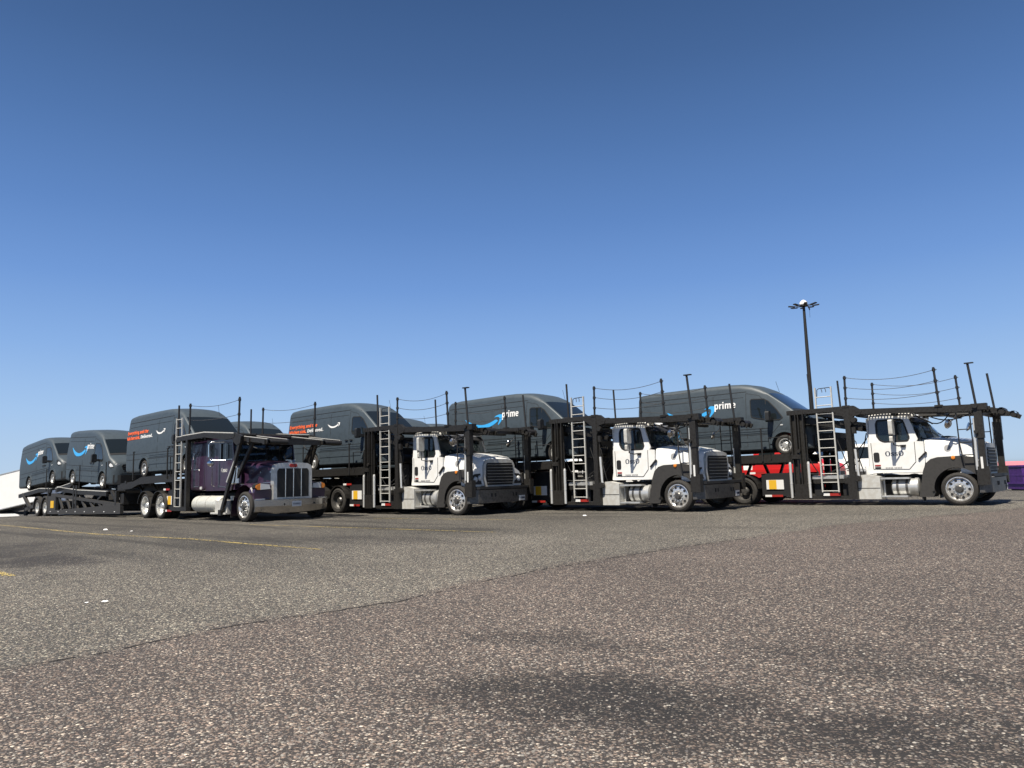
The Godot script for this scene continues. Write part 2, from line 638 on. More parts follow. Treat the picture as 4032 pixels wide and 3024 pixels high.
func build_ground() -> void:
	var tex := chip_textures()
	var m := StandardMaterial3D.new()
	m.vertex_color_use_as_albedo = true
	m.albedo_texture = tex[0]
	m.normal_enabled = true
	m.normal_texture = tex[1]
	m.normal_scale = 1.4
	m.roughness = 0.9
	m.uv1_scale = Vector3.ONE
	m.texture_filter = BaseMaterial3D.TEXTURE_FILTER_LINEAR_WITH_MIPMAPS_ANISOTROPIC
	M.asphalt = m
	var big := FastNoiseLite.new()
	big.seed = 5
	big.frequency = 0.16
	big.fractal_octaves = 5
	var streak := FastNoiseLite.new()
	streak.seed = 9
	streak.frequency = 0.35
	streak.fractal_octaves = 4
	stains = [[0.05, -3.75, 0.78, 0.46, 0.3, 0.8], [0.55, -3.5, 0.8, 0.4, -0.2, 0.6], [-0.15, -3.95, 0.3, 0.16, 0.2, 0.4], [0.18, -4.95, 0.42, 0.2, 0.2, 0.6], [0.55, -4.65, 0.3, 0.15, 0.0, 0.5], [1.25, -3.05, 1.0, 0.42, 0.35, 0.75], [1.9, -3.9, 0.6, 0.2, 0.4, 0.45], [1.6, -4.35, 0.5, 0.24, 0.2, 0.5], [2.0, -2.9, 0.9, 0.3, 0.5, 0.5],
		[-8.6, -12.0, 3.6, 1.6, 0.9, 0.7], [-6.9, -11.0, 1.7, 0.7, 0.9, 0.6], [-4.37, -9.07, 0.35, 0.22, 0.0, 0.45], [-5.0, -15.0, 3.4, 0.5, 0.75, 0.35], [-2.0, -13.2, 3.0, 0.4, 0.7, 0.4], [1.2, -18.5, 3.0, 0.6, 0.6, 0.35], [-9.0, -18.0, 4.0, 0.4, 0.78, 0.4], [3.6, -14.0, 1.6, 0.3, 0.4, 0.3], [2.4, -3.6, 0.5, 0.2, 0.1, 0.3]]
	lane = V2([-14, -3.2, -3.05, -4.5, -2.67, -4.8, -2.12, -5.63, -1.03, -6.52, -0.53, -7.38, 0.44, -8.65, 2.38, -10.64, 3.79, -11.77, 5.78, -13.72, 12, -17.5, 30, -27])
	var xs := axis_steps(-15.0, 15.0, 0.16, 2600.0)
	var zs := axis_steps(-24.0, 1.0, 0.16, 2600.0)
	var nx := xs.size()
	var vs := PackedVector3Array()
	var ns := PackedVector3Array()
	var uv := PackedVector2Array()
	var cs := PackedColorArray()
	var ix := PackedInt32Array()
	for z in zs:
		for x in xs:
			var y := gy(x, z)
			vs.append(Vector3(x, y, z) * U)
			ns.append(Vector3(gy(x - 0.5, z) - gy(x + 0.5, z), 1.0, gy(x, z - 0.5) - gy(x, z + 0.5)).normalized())
			uv.append(Vector2(x, z) / 4.4)
			# two seal coats meet along a wandering seam: greyer beyond it, browner this side
			var zl := -3.2
			for k in lane.size() - 1:
				if x >= lane[k].x and x <= lane[k + 1].x:
					zl = lerpf(lane[k].y, lane[k + 1].y, (x - lane[k].x) / (lane[k + 1].x - lane[k].x))
			if x > 30.0:
				zl = -27.0
			var far_side := smoothstep(-0.05, 0.22, zl - z + 0.35 * big.get_noise_2d(x * 2.0, z * 2.0))
			var c := Vector3(0.655, 0.64, 0.632).lerp(Vector3(0.735, 0.80, 0.775), far_side)
			# worn, darker ground where the lorries stand and turn
			var worn := smoothstep(4.5, 9.5, zl - z)
			c *= lerpf(1.0, 0.70, worn)
			c *= 1.0 + 0.30 * big.get_noise_2d(x, z) + 0.14 * big.get_noise_2d(x * 5.0, z * 5.0) + 0.10 * big.get_noise_2d(x * 14.0 + 50.0, z * 14.0)
			c *= 1.0 - 0.17 * exp(-pow((zl - z + 0.12 * big.get_noise_2d(x * 6.0, z * 6.0) + 0.04) / 0.17, 2.0))
			var u := x * 0.74 + z * 0.67
			var w := z * 0.74 - x * 0.67
			c *= 1.0 - worn * 0.45 * smoothstep(0.05, 0.4, streak.get_noise_2d(u * 0.22, w * 2.6))
			if absf(x) < 16.0 and z > -26.0 and z < 1.5:
				for s in stains:
					if absf(x - s[0]) < s[2] * 1.8 and absf(z - s[1]) < s[2] * 1.8:
						var bl := blot(x, z, s, big)
						c = c.lerp(Vector3(0.15, 0.154, 0.16), bl)
			cs.append(Color(c.x, c.y, c.z))
	for j in zs.size() - 1:
		for i in nx - 1:
			var a := j * nx + i
			ix.append_array([a, a + 1, a + nx + 1, a, a + nx + 1, a + nx])
	var arr := []
	arr.resize(Mesh.ARRAY_MAX)
	arr[Mesh.ARRAY_VERTEX] = vs
	arr[Mesh.ARRAY_NORMAL] = ns
	arr[Mesh.ARRAY_TEX_UV] = uv
	arr[Mesh.ARRAY_COLOR] = cs
	arr[Mesh.ARRAY_INDEX] = ix
	var am := ArrayMesh.new()
	am.add_surface_from_arrays(Mesh.PRIMITIVE_TRIANGLES, arr)
	am.surface_set_material(0, m)
	var g := MeshInstance3D.new()
	g.name = "asphalt_ground"
	g.mesh = am
	add_child(g)
	tag(g, "worn brown-grey chip seal lot with dark oil stains", "", "", "structure")
	# the seam between the coats: a thin crack
	var ck := S()
	for k in range(1, 8):
		var a := lane[k]
		var b := lane[k + 1]
		var n := int((b - a).length() / 0.09)
		var prev := a
		for i in n:
			var t := float(i + 1) / n
			var p := a.lerp(b, t) + Vector2(rng.randf_range(-0.02, 0.02), rng.randf_range(-0.03, 0.03))
			if rng.randf() < 0.9 - 0.05 * k:
				var d := (p - prev).normalized()
				var w := Vector2(-d.y, d.x) * rng.randf_range(0.004, 0.014)
				quad(ck, Vector3(prev.x - w.x, 0.004, prev.y - w.y), Vector3(p.x - w.x, 0.004, p.y - w.y), Vector3(p.x + w.x, 0.004, p.y + w.y), Vector3(prev.x + w.x, 0.004, prev.y + w.y), Vector3.UP)
			prev = p
	tag(put(ck, "pavement_seam", mat(0.03, 0.026, 0.024, 0.95), self), "thin dark crack where two asphalt coats meet", "", "", "structure")
	# faded yellow parking lines
	var img := Image.create(512, 64, false, Image.FORMAT_RGBA8)
	var pn := FastNoiseLite.new()
	pn.seed = 31
	pn.frequency = 0.05
	pn.fractal_octaves = 5
	for y in 64:
		for x in 512:
			var v := pn.get_noise_2d(x, y * 1.5) + 0.45 * pn.get_noise_2d(x * 0.12 + 900, y * 0.2)
			img.set_pixel(x, y, Color(0.70, 0.62, 0.38, 1.0 if v > 0.06 else 0.0))
	var ym := StandardMaterial3D.new()
	ym.albedo_texture = ImageTexture.create_from_image(img)
	ym.transparency = BaseMaterial3D.TRANSPARENCY_ALPHA_SCISSOR
	ym.alpha_scissor_threshold = 0.5
	ym.roughness = 0.85
	for L in [["longest faded yellow parking line, nearest of the three", [-16.1, -23.4, -9.71, -17.32, -6.36, -14.78, -4.76, -13.27, -3.05, -11.73], 0.10], ["faded yellow parking line ahead of the purple truck's bumper", [-6.9, -19.5, -3.2, -16.6, -0.4, -14.34], 0.085], ["faded yellow parking line beside the left white truck's front wheel", [-3.97, -21.0, -0.05, -18.4], 0.085], ["yellow paint mark at the left edge of the lot", [-6.9, -9.95, -6.2, -9.25], 0.12]]:
		var P: Array = L[1]
		var st := S()
		var run := 0.0
		for k in range(0, P.size() - 2, 2):
			var a := Vector2(P[k], P[k + 1])
			var b := Vector2(P[k + 2], P[k + 3])
			var d := (b - a).normalized()
			var w := Vector2(-d.y, d.x) * float(L[2]) * 0.5
			var l := (b - a).length()
			var q := [a - w, b - w, b + w, a + w]
			var uvs := [Vector2(run, 0), Vector2(run + l / 3.0, 0), Vector2(run + l / 3.0, 1), Vector2(run, 1)]
			var cw: bool = (b - a).cross(w) > 0.0
			for f in ([[0, 1, 2], [0, 2, 3]] if cw else [[0, 2, 1], [0, 3, 2]]):
				for i in f:
					st.set_normal(Vector3.UP)
					st.set_uv(uvs[i])
					st.add_vertex(Vector3(q[i].x, gy(q[i].x, q[i].y) + 0.006, q[i].y) * U)
			run += l / 3.0
		tag(put(st, "parking_line", ym, self), L[0], "", "", "structure")
	loose_gravel()

func loose_gravel() -> void:
	# chippings standing proud of the binder near the camera
	var st := S()
	var P := []
	var up := Vector3(0.05, 0.62, -0.06)
	for rg in [[0.72, 0.34], [1.0, 0.0]]:
		var row := []
		for k in 6:
			var a: float = TAU * k / 6.0 + rg[1]
			row.append(Vector3(cos(a) * rg[0], rg[1] * 1.25, sin(a) * rg[0] * 0.8) * (1.0 + 0.16 * sin(k * 2.3 + rg[0] * 5.0)))
		P.append(row)
	for k in 6:
		var k2 := (k + 1) % 6
		quadc(st, P[1][k], P[1][k2], P[0][k2], P[0][k], Vector3(0, -0.4, 0))
		var n: Vector3 = (P[0][k2] - P[0][k]).cross(up - P[0][k]).normalized()
		tri(st, P[0][k], P[0][k2], up, n if n.y > 0 else -n)
	var sm := StandardMaterial3D.new()
	sm.vertex_color_use_as_albedo = true
	sm.roughness = 0.75
	st.set_material(sm)
	var mm := MultiMesh.new()
	mm.transform_format = MultiMesh.TRANSFORM_3D
	mm.use_colors = true
	mm.mesh = st.commit()
	var big := FastNoiseLite.new()
	big.seed = 5
	big.frequency = 0.16
	big.fractal_octaves = 5
	var T := []
	var C := []
	var tones := [Vector3(0.19, 0.17, 0.152), Vector3(0.15, 0.137, 0.125), Vector3(0.24, 0.22, 0.195), Vector3(0.11, 0.10, 0.095), Vector3(0.30, 0.27, 0.235), Vector3(0.145, 0.125, 0.115), Vector3(0.07, 0.066, 0.068), Vector3(0.21, 0.19, 0.17), Vector3(0.34, 0.32, 0.285)]
	for i in 150000:
		var d := 2.2 + 11.0 * pow(rng.randf(), 1.45)
		var a := rng.randf_range(-0.86, 0.86)
		var x := d * sin(a)
		var z := -d * cos(a)
		var dark := 0.0
		for s in stains:
			if absf(x - s[0]) < s[2] * 1.8 and absf(z - s[1]) < s[2] * 1.8:
				dark = maxf(dark, blot(x, z, s, big))
		if rng.randf() < dark * 0.9:
			continue
		var r := 0.0026 + 0.0062 * pow(rng.randf(), 2.6)
		var b := Basis(Vector3.UP, rng.randf() * TAU) * Basis(Vector3.RIGHT, rng.randf_range(-0.3, 0.3))
		b = b.scaled(Vector3(1, rng.randf_range(0.45, 0.9), 1) * r * U)
		T.append(Transform3D(b, Vector3(x, -0.001, z) * U))
		var t: Vector3 = tones[mini(int(pow(rng.randf(), 1.15) * 9.0), 8)] * rng.randf_range(0.55, 1.15)
		C.append(Color(t.x, t.y, t.z))
	mm.instance_count = T.size()
	for i in T.size():
		mm.set_instance_transform(i, T[i])
		mm.set_instance_color(i, C[i])
	var o := MultiMeshInstance3D.new()
	o.name = "loose_gravel"
	o.multimesh = mm
	add_child(o)
	tag(o, "loose stone chippings scattered over the near asphalt", "gravel", "", "stuff")

# ------------------------------------------------------------------ wheels (outer face towards +z)
var wheel_kinds := {}
func wheel(kind: String) -> Node3D:
	if wheel_kinds.has(kind):
		return wheel_kinds[kind]
	var o := Node3D.new()
	var R := 0.42
	var w := 0.25
	var q := 0.305
	if kind == "van":
		R = 0.305
		w = 0.2
		q = 0.19
	elif kind == "trailer":
		R = 0.37
		w = 0.22
		q = 0.225
	var st := S()
	for off in ([0.0, -0.29] if kind.ends_with("drive") or kind == "trailer" else [0.0]):
		var h := w * 0.5
		var prof := [Vector2(q, -h * 0.85), Vector2(q + 0.02, -h), Vector2(R - 0.06, -h * 1.04), Vector2(R - 0.012, -h * 0.86), Vector2(R, -h * 0.74)]
		for k in [-0.45, -0.15, 0.15, 0.45]:
			prof.append_array([Vector2(R, h * (k - 0.06)), Vector2(R - 0.014, h * (k - 0.05)), Vector2(R - 0.014, h * (k + 0.05)), Vector2(R, h * (k + 0.06))])
		prof.append_array([Vector2(R, h * 0.74), Vector2(R - 0.012, h * 0.86), Vector2(R - 0.06, h * 1.04), Vector2(q + 0.05, h * 1.0), Vector2(q + 0.02, h * 0.98), Vector2(q, h * 0.85)])
		lathe(st, prof, Vector3(0, 0, off), Vector3(0, 0, 1), 28)
	put(st, "tyre", M.rubber, o)
	var rim := S()
	var dk := S()
	var f := w * 0.5
	if kind == "steer":
		lathe(rim, [Vector2(q, -f * 0.8), Vector2(q, f * 0.80), Vector2(q + 0.008, f * 0.92), Vector2(q - 0.014, f * 0.96), Vector2(q - 0.03, f * 0.72), Vector2(q - 0.045, f * 0.60), Vector2(0.205, f * 0.74), Vector2(0.155, f * 0.80), Vector2(0.10, f * 0.80), Vector2(0.10, f * 0.3), Vector2(0, f * 0.3)], Vector3.ZERO, Vector3(0, 0, 1), 30)
		for k in 10:
			var a := TAU * k / 10.0
			disc(dk, Vector3(cos(a) * 0.222, sin(a) * 0.222, f * 0.66), Vector3(0, 0, 1), 0.034, 0.014, 8)
		var nuts := S()
		for k in 10:
			var a := TAU * (k + 0.5) / 10.0
			disc(nuts, Vector3(cos(a) * 0.132, sin(a) * 0.132, f * 0.8), Vector3(0, 0, 1), 0.017, 0.035, 6)
		put(rim, "rim", M.wheelalu, o)
		put(dk, "hand_holes", M.black, o).set_meta("kind", "stuff")
		put(nuts, "lug_nuts", M.alu, o).set_meta("kind", "stuff")
		var hub := S()
		lathe(hub, [Vector2(0.10, f * 0.3), Vector2(0.098, f * 1.0), Vector2(0.075, f * 1.14), Vector2(0.07, f * 1.3), Vector2(0, f * 1.34)], Vector3.ZERO, Vector3(0, 0, 1), 16)
		put(hub, "hub", M.bumper, o)
	elif kind == "van":
		lathe(rim, [Vector2(q, -f * 0.8), Vector2(q, f * 0.8), Vector2(q + 0.008, f * 0.9), Vector2(q - 0.012, f * 0.92), Vector2(q - 0.03, f * 0.5), Vector2(0.12, f * 0.35), Vector2(0.075, f * 0.6), Vector2(0.06, f * 0.75), Vector2(0, f * 0.78)], Vector3.ZERO, Vector3(0, 0, 1), 22)
		for k in 10:
			var a := TAU * k / 10.0
			disc(dk, Vector3(cos(a) * 0.135, sin(a) * 0.135, f * 0.36), Vector3(0, 0, 1), 0.018, 0.02, 6)
		put(rim, "rim", M.alu, o)
		put(dk, "hand_holes", M.black, o).set_meta("kind", "stuff")
	else:
		lathe(rim, [Vector2(q, -f * 0.8), Vector2(q, f * 0.8), Vector2(q + 0.01, f * 0.94), Vector2(q - 0.014, f * 0.94), Vector2(q - 0.03, f * 0.1), Vector2(q - 0.06, -f * 0.35), Vector2(0.14, -f * 0.55), Vector2(0.12, f * 0.3), Vector2(0.09, f * 0.6), Vector2(0, f * 0.66)], Vector3.ZERO, Vector3(0, 0, 1), 24)
		for k in 8:
			var a := TAU * k / 8.0
			disc(dk, Vector3(cos(a) * (q - 0.08), sin(a) * (q - 0.08), -f * 0.42), Vector3(0, 0, 1), 0.022, 0.015, 6)
		put(rim, "rim", M.bumper if kind == "dark_drive" else M.alu, o)
		put(dk, "hand_holes", M.black, o).set_meta("kind", "stuff")
	wheel_kinds[kind] = o
	return o

func wheels(p: Node3D, kind: String, spots: Array, n := "wheel") -> void:
	for s in spots:
		dup_to(wheel(kind), p, n, s, 0.0 if s.z > 0 else PI)

# ------------------------------------------------------------------ pieces shared by the four haulers
func ladder(p: Node3D, x0: float, x1: float, y0: float, y1: float, z: float, n: int, hooks: bool) -> void:
	var l := holder("ladder", p)
	for x in [x0, x1]:
		var st := S()
		box2(st, Vector3(x - 0.018, y0, z - 0.022), Vector3(x + 0.018, y1, z + 0.022))
		put(st, "side_rail", M.dull, l)
	for k in n:
		var st := S()
		var y := lerpf(y0 + 0.03, y1 - (0.28 if hooks else 0.05), float(k) / (n - 1))
		tube(st, [Vector3(x0, y, z), Vector3(x1, y, z)], 0.014, 6)
		put(st, "rung", M.dull, l)
	if hooks:
		var st := S()
		tube(st, [Vector3(x0 + 0.03, y1 - 0.3, z - 0.02), Vector3(x0 + 0.05, y1 - 0.06, z - 0.02), Vector3(x0 + 0.1, y1 - 0.03, z - 0.02), Vector3(x1 - 0.05, y1 - 0.02, z - 0.02), Vector3(x1 - 0.02, y1 - 0.06, z - 0.02), Vector3(x1 - 0.02, y1 - 0.25, z - 0.02)], 0.012, 5)
		for k in [0.36, 0.6]:
			var xx := lerpf(x0, x1, k)
			tube(st, [Vector3(xx, y1 - 0.03, z - 0.02), Vector3(xx + 0.03, y1 - 0.1, z), Vector3(xx + 0.04, y1 - 0.15, z + 0.02)], 0.010, 5)
		put(st, "hook_bar", M.black, l)

func guard_post(p: Node3D, b: Vector3, t: Vector3, cap: bool, clips: Array) -> void:
	var st := S()
	tube(st, [b, b.lerp(t, 0.5), t], 0.030, 7)
	for y in clips:
		var q := b.lerp(t, (y - b.y) / (t.y - b.y))
		tube(st, [q - Vector3(0, 0.035, 0), q + Vector3(0, 0.035, 0)], 0.043, 7)
		tube(st, [q, q + Vector3(0.07, 0, 0)], 0.010, 4)
	if cap:
		box(st, t + Vector3(0.03, 0, 0), Vector3(0.20, 0.028, 0.10))
	put(st, "guard_post", M.black, p)

func cable(p: Node3D, a: Vector3, b: Vector3, sag: float) -> void:
	var pts := []
	for k in 13:
		var t := k / 12.0
		pts.append(a.lerp(b, t) - Vector3(0, sag * 4.0 * t * (1.0 - t), 0))
	var st := S()
	tube(st, pts, 0.007, 4)
	put(st, "guard_cable", M.bumper, p)

func track(st: SurfaceTool, pts: Array, z0: float, z1: float) -> void:
	# a wheel runway: stout edge angles and a plate with rows of square holes
	for i in pts.size() - 1:
		var a: Vector2 = pts[i]
		var b: Vector2 = pts[i + 1]
		var d := (b - a).normalized()
		for z in [z0, z1]:
			beam(st, Vector3(a.x, a.y, z), Vector3(b.x, b.y, z), 0.03, 0.09)
		var n := 5
		var w := (z1 - z0) / n
		for k in n:
			var z := z0 + w * (k + 0.5)
			beam(st, Vector3(a.x, a.y, z), Vector3(b.x, b.y, z), w * 0.56, 0.012)
		var m := int((b - a).length() / 0.078)
		for k in m:
			var q := a + d * (0.078 * (k + 0.5))
			box(st, Vector3(q.x, q.y + 0.0005, (z0 + z1) * 0.5), Vector3(0.042, 0.010, z1 - z0), Basis(Vector3(0, 0, 1), atan2(d.y, d.x)))

func reflector(p: Node3D, x0: float, x1: float, y0: float, y1: float, z: float) -> void:
	var st := S()
	var xm := lerpf(x0, x1, 0.38)
	box2(st, Vector3(x0, y0, z), Vector3(xm, y1, z + 0.008))
	var o := put(st, "reflective_strip", M.tape, p)
	o.set_meta("label", "white reflective strip")
	st = S()
	box2(st, Vector3(xm, y0, z), Vector3(x1, y1, z + 0.008))
	o = put(st, "reflective_strip", M.redtape, p)
	o.set_meta("label", "red reflective strip")

func marker_lights(p: Node3D, spots: Array, m: Material) -> void:
	for s in spots:
		var st := S()
		lathe(st, [Vector2(0.028, 0), Vector2(0.024, 0.014), Vector2(0.012, 0.022), Vector2(0, 0.024)], s, Vector3(0, 0, 1), 8)
		put(st, "marker_light", m, p)

func clutter_hoses(p: Node3D, spots: Array, sd: int) -> void:
	var r := RandomNumberGenerator.new()
	r.seed = sd
	for s in spots:
		var st := S()
		var a: Vector3 = s[0]
		var b: Vector3 = s[1]
		var pts := []
		var w := Vector3(r.randf_range(-0.12, 0.12), r.randf_range(-0.3, -0.1), r.randf_range(-0.08, 0.08))
		for k in 9:
			var t := k / 8.0
			pts.append(a.lerp(b, t) + w * sin(t * PI))
		tube(st, pts, 0.016, 5)
		put(st, "hose", M.black, p)

func rear_body(t: Node3D, x0: float, deck: Array) -> void:
	# chassis, lower side structure, drive axles and the platform that carries the van
	var st := S()
	for z in [-0.42, 0.42]:
		box2(st, Vector3(-8.7, 0.56, z - 0.05), Vector3(0.35, 0.80, z + 0.05))
	for x in [-8.5, -7.5, -6.3, -5.2, -4.4, -3.4, -2.5, -1.6]:
		box2(st, Vector3(x - 0.07, 0.52, -0.37), Vector3(x + 0.07, 0.76, 0.37))
	put(st, "chassis", M.steel, t)
	for x in [-5.8, -6.95, 0.0]:
		st = S()
		tube(st, [Vector3(x, 0.42, -1.0), Vector3(x, 0.42, 1.0)], 0.075, 8)
		if x < -1:
			lathe(st, [Vector2(0, -0.24), Vector2(0.18, -0.18), Vector2(0.22, 0), Vector2(0.18, 0.18), Vector2(0, 0.24)], Vector3(x, 0.42, 0), Vector3(0, 0, 1), 10)
			for z in [-0.45, 0.45]:
				box2(st, Vector3(x - 0.45, 0.44, z - 0.05), Vector3(x + 0.45, 0.54, z + 0.05))
		put(st, "axle", M.black, t)
	for z in [-1.0, 1.0]:
		for x in [-5.8, -6.95]:
			st = S()
			var p := PackedVector2Array()
			arc(p, x, 0.42, 0.50, 8, 172, 10)
			arc(p, x, 0.42, 0.475, 172, 8, 10)
			prism(st, p, z - 0.22, z + 0.24)
			put(st, "mudguard", M.steel, t)
	for s in [-1.0, 1.0]:
		st = S()
		var pts := deck
		for i in pts.size() - 1:
			beam(st, Vector3(pts[i].x, pts[i].y - 0.11, 1.19 * s), Vector3(pts[i + 1].x, pts[i + 1].y - 0.11, 1.19 * s), 0.07, 0.20)
		put(st, "platform_beam", M.steel, t)
		st = S()
		track(st, pts, 0.60 if s > 0 else -1.12, 1.12 if s > 0 else -0.60)
		put(st, "platform_track", M.steel, t)
		for x in [-5.3, -6.4, -7.6, -8.9]:
			st = S()
			beam(st, Vector3(x, 0.8, 0.35 * s), Vector3(x, 1.25, 0.75 * s), 0.07, 0.07)
			put(st, "platform_leg", M.steel, t)
		st = S()
		box2(st, Vector3(-5.25, 0.26, 1.02 * s - 0.1), Vector3(-4.35, 0.94, 1.02 * s + 0.1))
		put(st, "side_locker", M.black, t)
		# thin loading-height stakes beside the van
		for x in [-5.12, -7.9]:
			st = S()
			tube(st, [Vector3(x, 1.3, 1.24 * s), Vector3(x, 2.28, 1.24 * s)], 0.024, 6)
			box(st, Vector3(x + 0.02, 2.29, 1.24 * s), Vector3(0.10, 0.03, 0.05))
			put(st, "platform_stake", M.black, t)
		st = S()
		tube(st, [Vector3(-4.85, 1.36, 1.24 * s), Vector3(-4.9, 2.0, 1.24 * s), Vector3(-4.3, 2.0, 1.24 * s)], 0.016, 5)
		put(st, "hand_rail", M.black, t)
	st = S()
	st = S()
	box2(st, Vector3(-9.1, 0.82, -0.5), Vector3(-4.6, 1.16, 0.5))
	put(st, "added_sky_blocker", M.black, t)  # added black block that stops bright sky showing through under the platform
	st = S()
	box2(st, Vector3(-5.15, 0.90, 0.52), Vector3(-4.55, 1.18, 1.0))
	put(st, "valve_chest", M.black, t)
	for x in [-4.4, -5.4, -6.5, -7.7, -8.8]:
		st = S()
		box2(st, Vector3(x - 0.06, 1.20, -1.15), Vector3(x + 0.06, 1.29, 1.15))
		put(st, "cross_member", M.steel, t)
	reflector(t, -5.6, -5.14, 0.925, 0.985, 1.13)
	reflector(t, x0 - 0.58, x0 - 0.04, 0.24, 0.30, 1.20)
	st = S()
	box2(st, Vector3(x0 - 0.55, 0.46, 1.13), Vector3(x0 - 0.02, 0.74, 1.145))
	var sg := put(st, "sign_board", M.tape, t)
	st = S()
	box2(st, Vector3(x0 - 0.47, 0.465, 1.145), Vector3(x0 - 0.24, 0.735, 1.149))
	put(st, "yellow_panel", M.yellow, sg)
	st = S()
	for z in [-0.9, 0.9]:
		box2(st, Vector3(-9.2, 0.45, z - 0.25), Vector3(-8.9, 0.85, z + 0.25))
	box2(st, Vector3(-9.2, 0.30, -0.3), Vector3(-8.4, 0.50, 0.3))
	put(st, "hitch_frame", M.steel, t)

# ------------------------------------------------------------------ white day-cab hauler
func white_truck() -> Node3D:
	var t := thing("car_hauler_truck", Vector3.ZERO)
	var deck := [Vector2(-4.25, 1.46), Vector2(-5.3, 1.46), Vector2(-7.2, 1.45), Vector2(-9.75, 1.45)]
	rear_body(t, -4.55, deck)
	# --- cab
	var cab := holder("cab", t)
	var tilt := func(s: float) -> Transform3D:
		return Transform3D(Basis(Vector3.RIGHT, -s * 0.075), Vector3(0, 1.70, 1.02 * s)) * Transform3D(Basis.IDENTITY, Vector3(0, -1.70, 0))
	var st := S()
	for s in [-1.0, 1.0]:
		prism(st, V2([-2.20, 0.90, -2.16, 1.10, -2.13, 1.70, -0.95, 1.70, -0.77, 1.68, -0.77, 1.14, -0.82, 0.87, -2.18, 0.87]), minf(0.97 * s, 1.02 * s), maxf(0.97 * s, 1.02 * s))
		var xf: Transform3D = tilt.call(s)
		var zz := [-0.05, 0.0] if s > 0 else [0.0, 0.05]
		prism(st, V2([-2.13, 1.70, -1.74, 1.70, -1.84, 1.76, -1.91, 1.88, -1.925, 2.22, -1.89, 2.30, -1.86, 2.32, -1.86, 2.42, -2.10, 2.42]), zz[0], zz[1], xf)
		prism(st, V2([-1.86, 2.32, -1.30, 2.32, -1.24, 2.42, -1.86, 2.42]), zz[0], zz[1], xf)
		prism(st, V2([-1.30, 2.32, -1.22, 2.25, -1.10, 1.80, -1.14, 1.70, -0.93, 1.70, -0.90, 1.75, -1.12, 2.42, -1.24, 2.42]), zz[0], zz[1], xf)
	# back wall, rounded rear corner, floor
	box2(st, Vector3(-2.185, 0.88, -0.95), Vector3(-2.14, 2.38, 0.95))
	for s in [-1.0, 1.0]:
		tube(st, [Vector3(-2.14, 0.88, 0.965 * s), Vector3(-2.13, 1.7, 0.965 * s), Vector3(-2.09, 2.38, 0.915 * s)], 0.052, 8)
	put(st, "cab_shell", M.white, cab)
	st = S()
	var rf := Loft.new([[-1.0, 2.335, 2.385, 0.86, 0.80], [-1.06, 2.33, 2.43, 0.95, 0.88], [-1.2, 2.33, 2.47, 0.965, 0.90], [-1.8, 2.33, 2.50, 0.965, 0.90], [-2.08, 2.33, 2.46, 0.955, 0.88], [-2.15, 2.33, 2.38, 0.93, 0.84]], 0.05, 0.03)
	loft(st, rf)
	put(st, "roof", M.white, cab)
	st = S()
	box2(st, Vector3(-2.1, 0.86, -0.96), Vector3(-0.8, 0.92, 0.96))
	box2(st, Vector3(-1.0, 0.92, -0.94), Vector3(-0.82, 1.62, 0.94))
	for z in [-0.5, 0.5]:
		box2(st, Vector3(-1.85, 1.2, z - 0.24), Vector3(-1.4, 1.38, z + 0.24))
		box(st, Vector3(-1.86, 1.65, z), Vector3(0.14, 0.62, 0.44), Basis(Vector3.BACK, 0.15))
	tube(st, [Vector3(-1.05, 1.55, -0.48), Vector3(-1.25, 1.66, -0.48)], 0.03, 6)
	lathe(st, [Vector2(0.21, -0.015), Vector2(0.225, 0), Vector2(0.21, 0.015), Vector2(0.195, 0), Vector2(0.21, -0.015)], Vector3(-1.26, 1.67, -0.48), Vector3(-0.8, 0.5, 0), 16)
	put(st, "cab_interior", M.seat, cab)
	# door outline, handle window, side glass
	for s in [-1.0, 1.0]:
		var xf: Transform3D = tilt.call(s)
		st = S()
		var o = 1.0225 * s
		for ln in [[-2.08, 2.0, -2.06, 0.98], [-2.06, 0.98, -1.16, 0.955], [-1.16, 0.955, -0.99, 1.15], [-0.99, 1.15, -0.985, 1.68]]:
			beam(st, Vector3(ln[0], minf(ln[1], 1.70), o), Vector3(ln[2], minf(ln[3], 1.70), o), 0.008, 0.014)
		put(st, "door_seam", M.seam, cab)
		st = S()
		prism(st, V2([-1.74, 1.72, -1.84, 1.77, -1.905, 1.88, -1.92, 2.22, -1.88, 2.31, -1.31, 2.31, -1.23, 2.24, -1.115, 1.80, -1.15, 1.72]), -0.03 if s > 0 else 0.02, -0.02 if s > 0 else 0.03, xf)
		put(st, "side_window", M.pane, cab)
		st = S()
		var fz := -0.012 if s > 0 else 0.0
		for ln in [[-1.74, 1.715, -1.15, 1.715], [-1.74, 1.715, -1.84, 1.765], [-1.84, 1.765, -1.91, 1.88], [-1.91, 1.88, -1.925, 2.22], [-1.925, 2.22, -1.88, 2.315], [-1.88, 2.315, -1.30, 2.315], [-1.30, 2.315, -1.225, 2.245], [-1.225, 2.245, -1.105, 1.80], [-1.105, 1.80, -1.15, 1.715], [-1.40, 1.715, -1.44, 2.315]]:
			beam(st, xf * Vector3(ln[0], ln[1], fz), xf * Vector3(ln[2], ln[3], fz), 0.045, 0.030, Vector3(0, 0, 1))
		put(st, "window_seal", M.black, cab)
		st = S()
		prism(st, rr(-2.035, 1.17, -1.885, 1.435, 0.05), o - 0.006, o + 0.006)
		put(st, "door_handle", M.black, cab)
		# bonnet latch
		st = S()
		beam(st, Vector3(-0.91, 1.21, 1.03 * s), Vector3(-0.72, 1.40, 1.03 * s), 0.04, 0.06, Vector3(0, 0, 1))
		put(st, "bonnet_latch", M.black, cab)
		# mirror on its arm
		st = S()
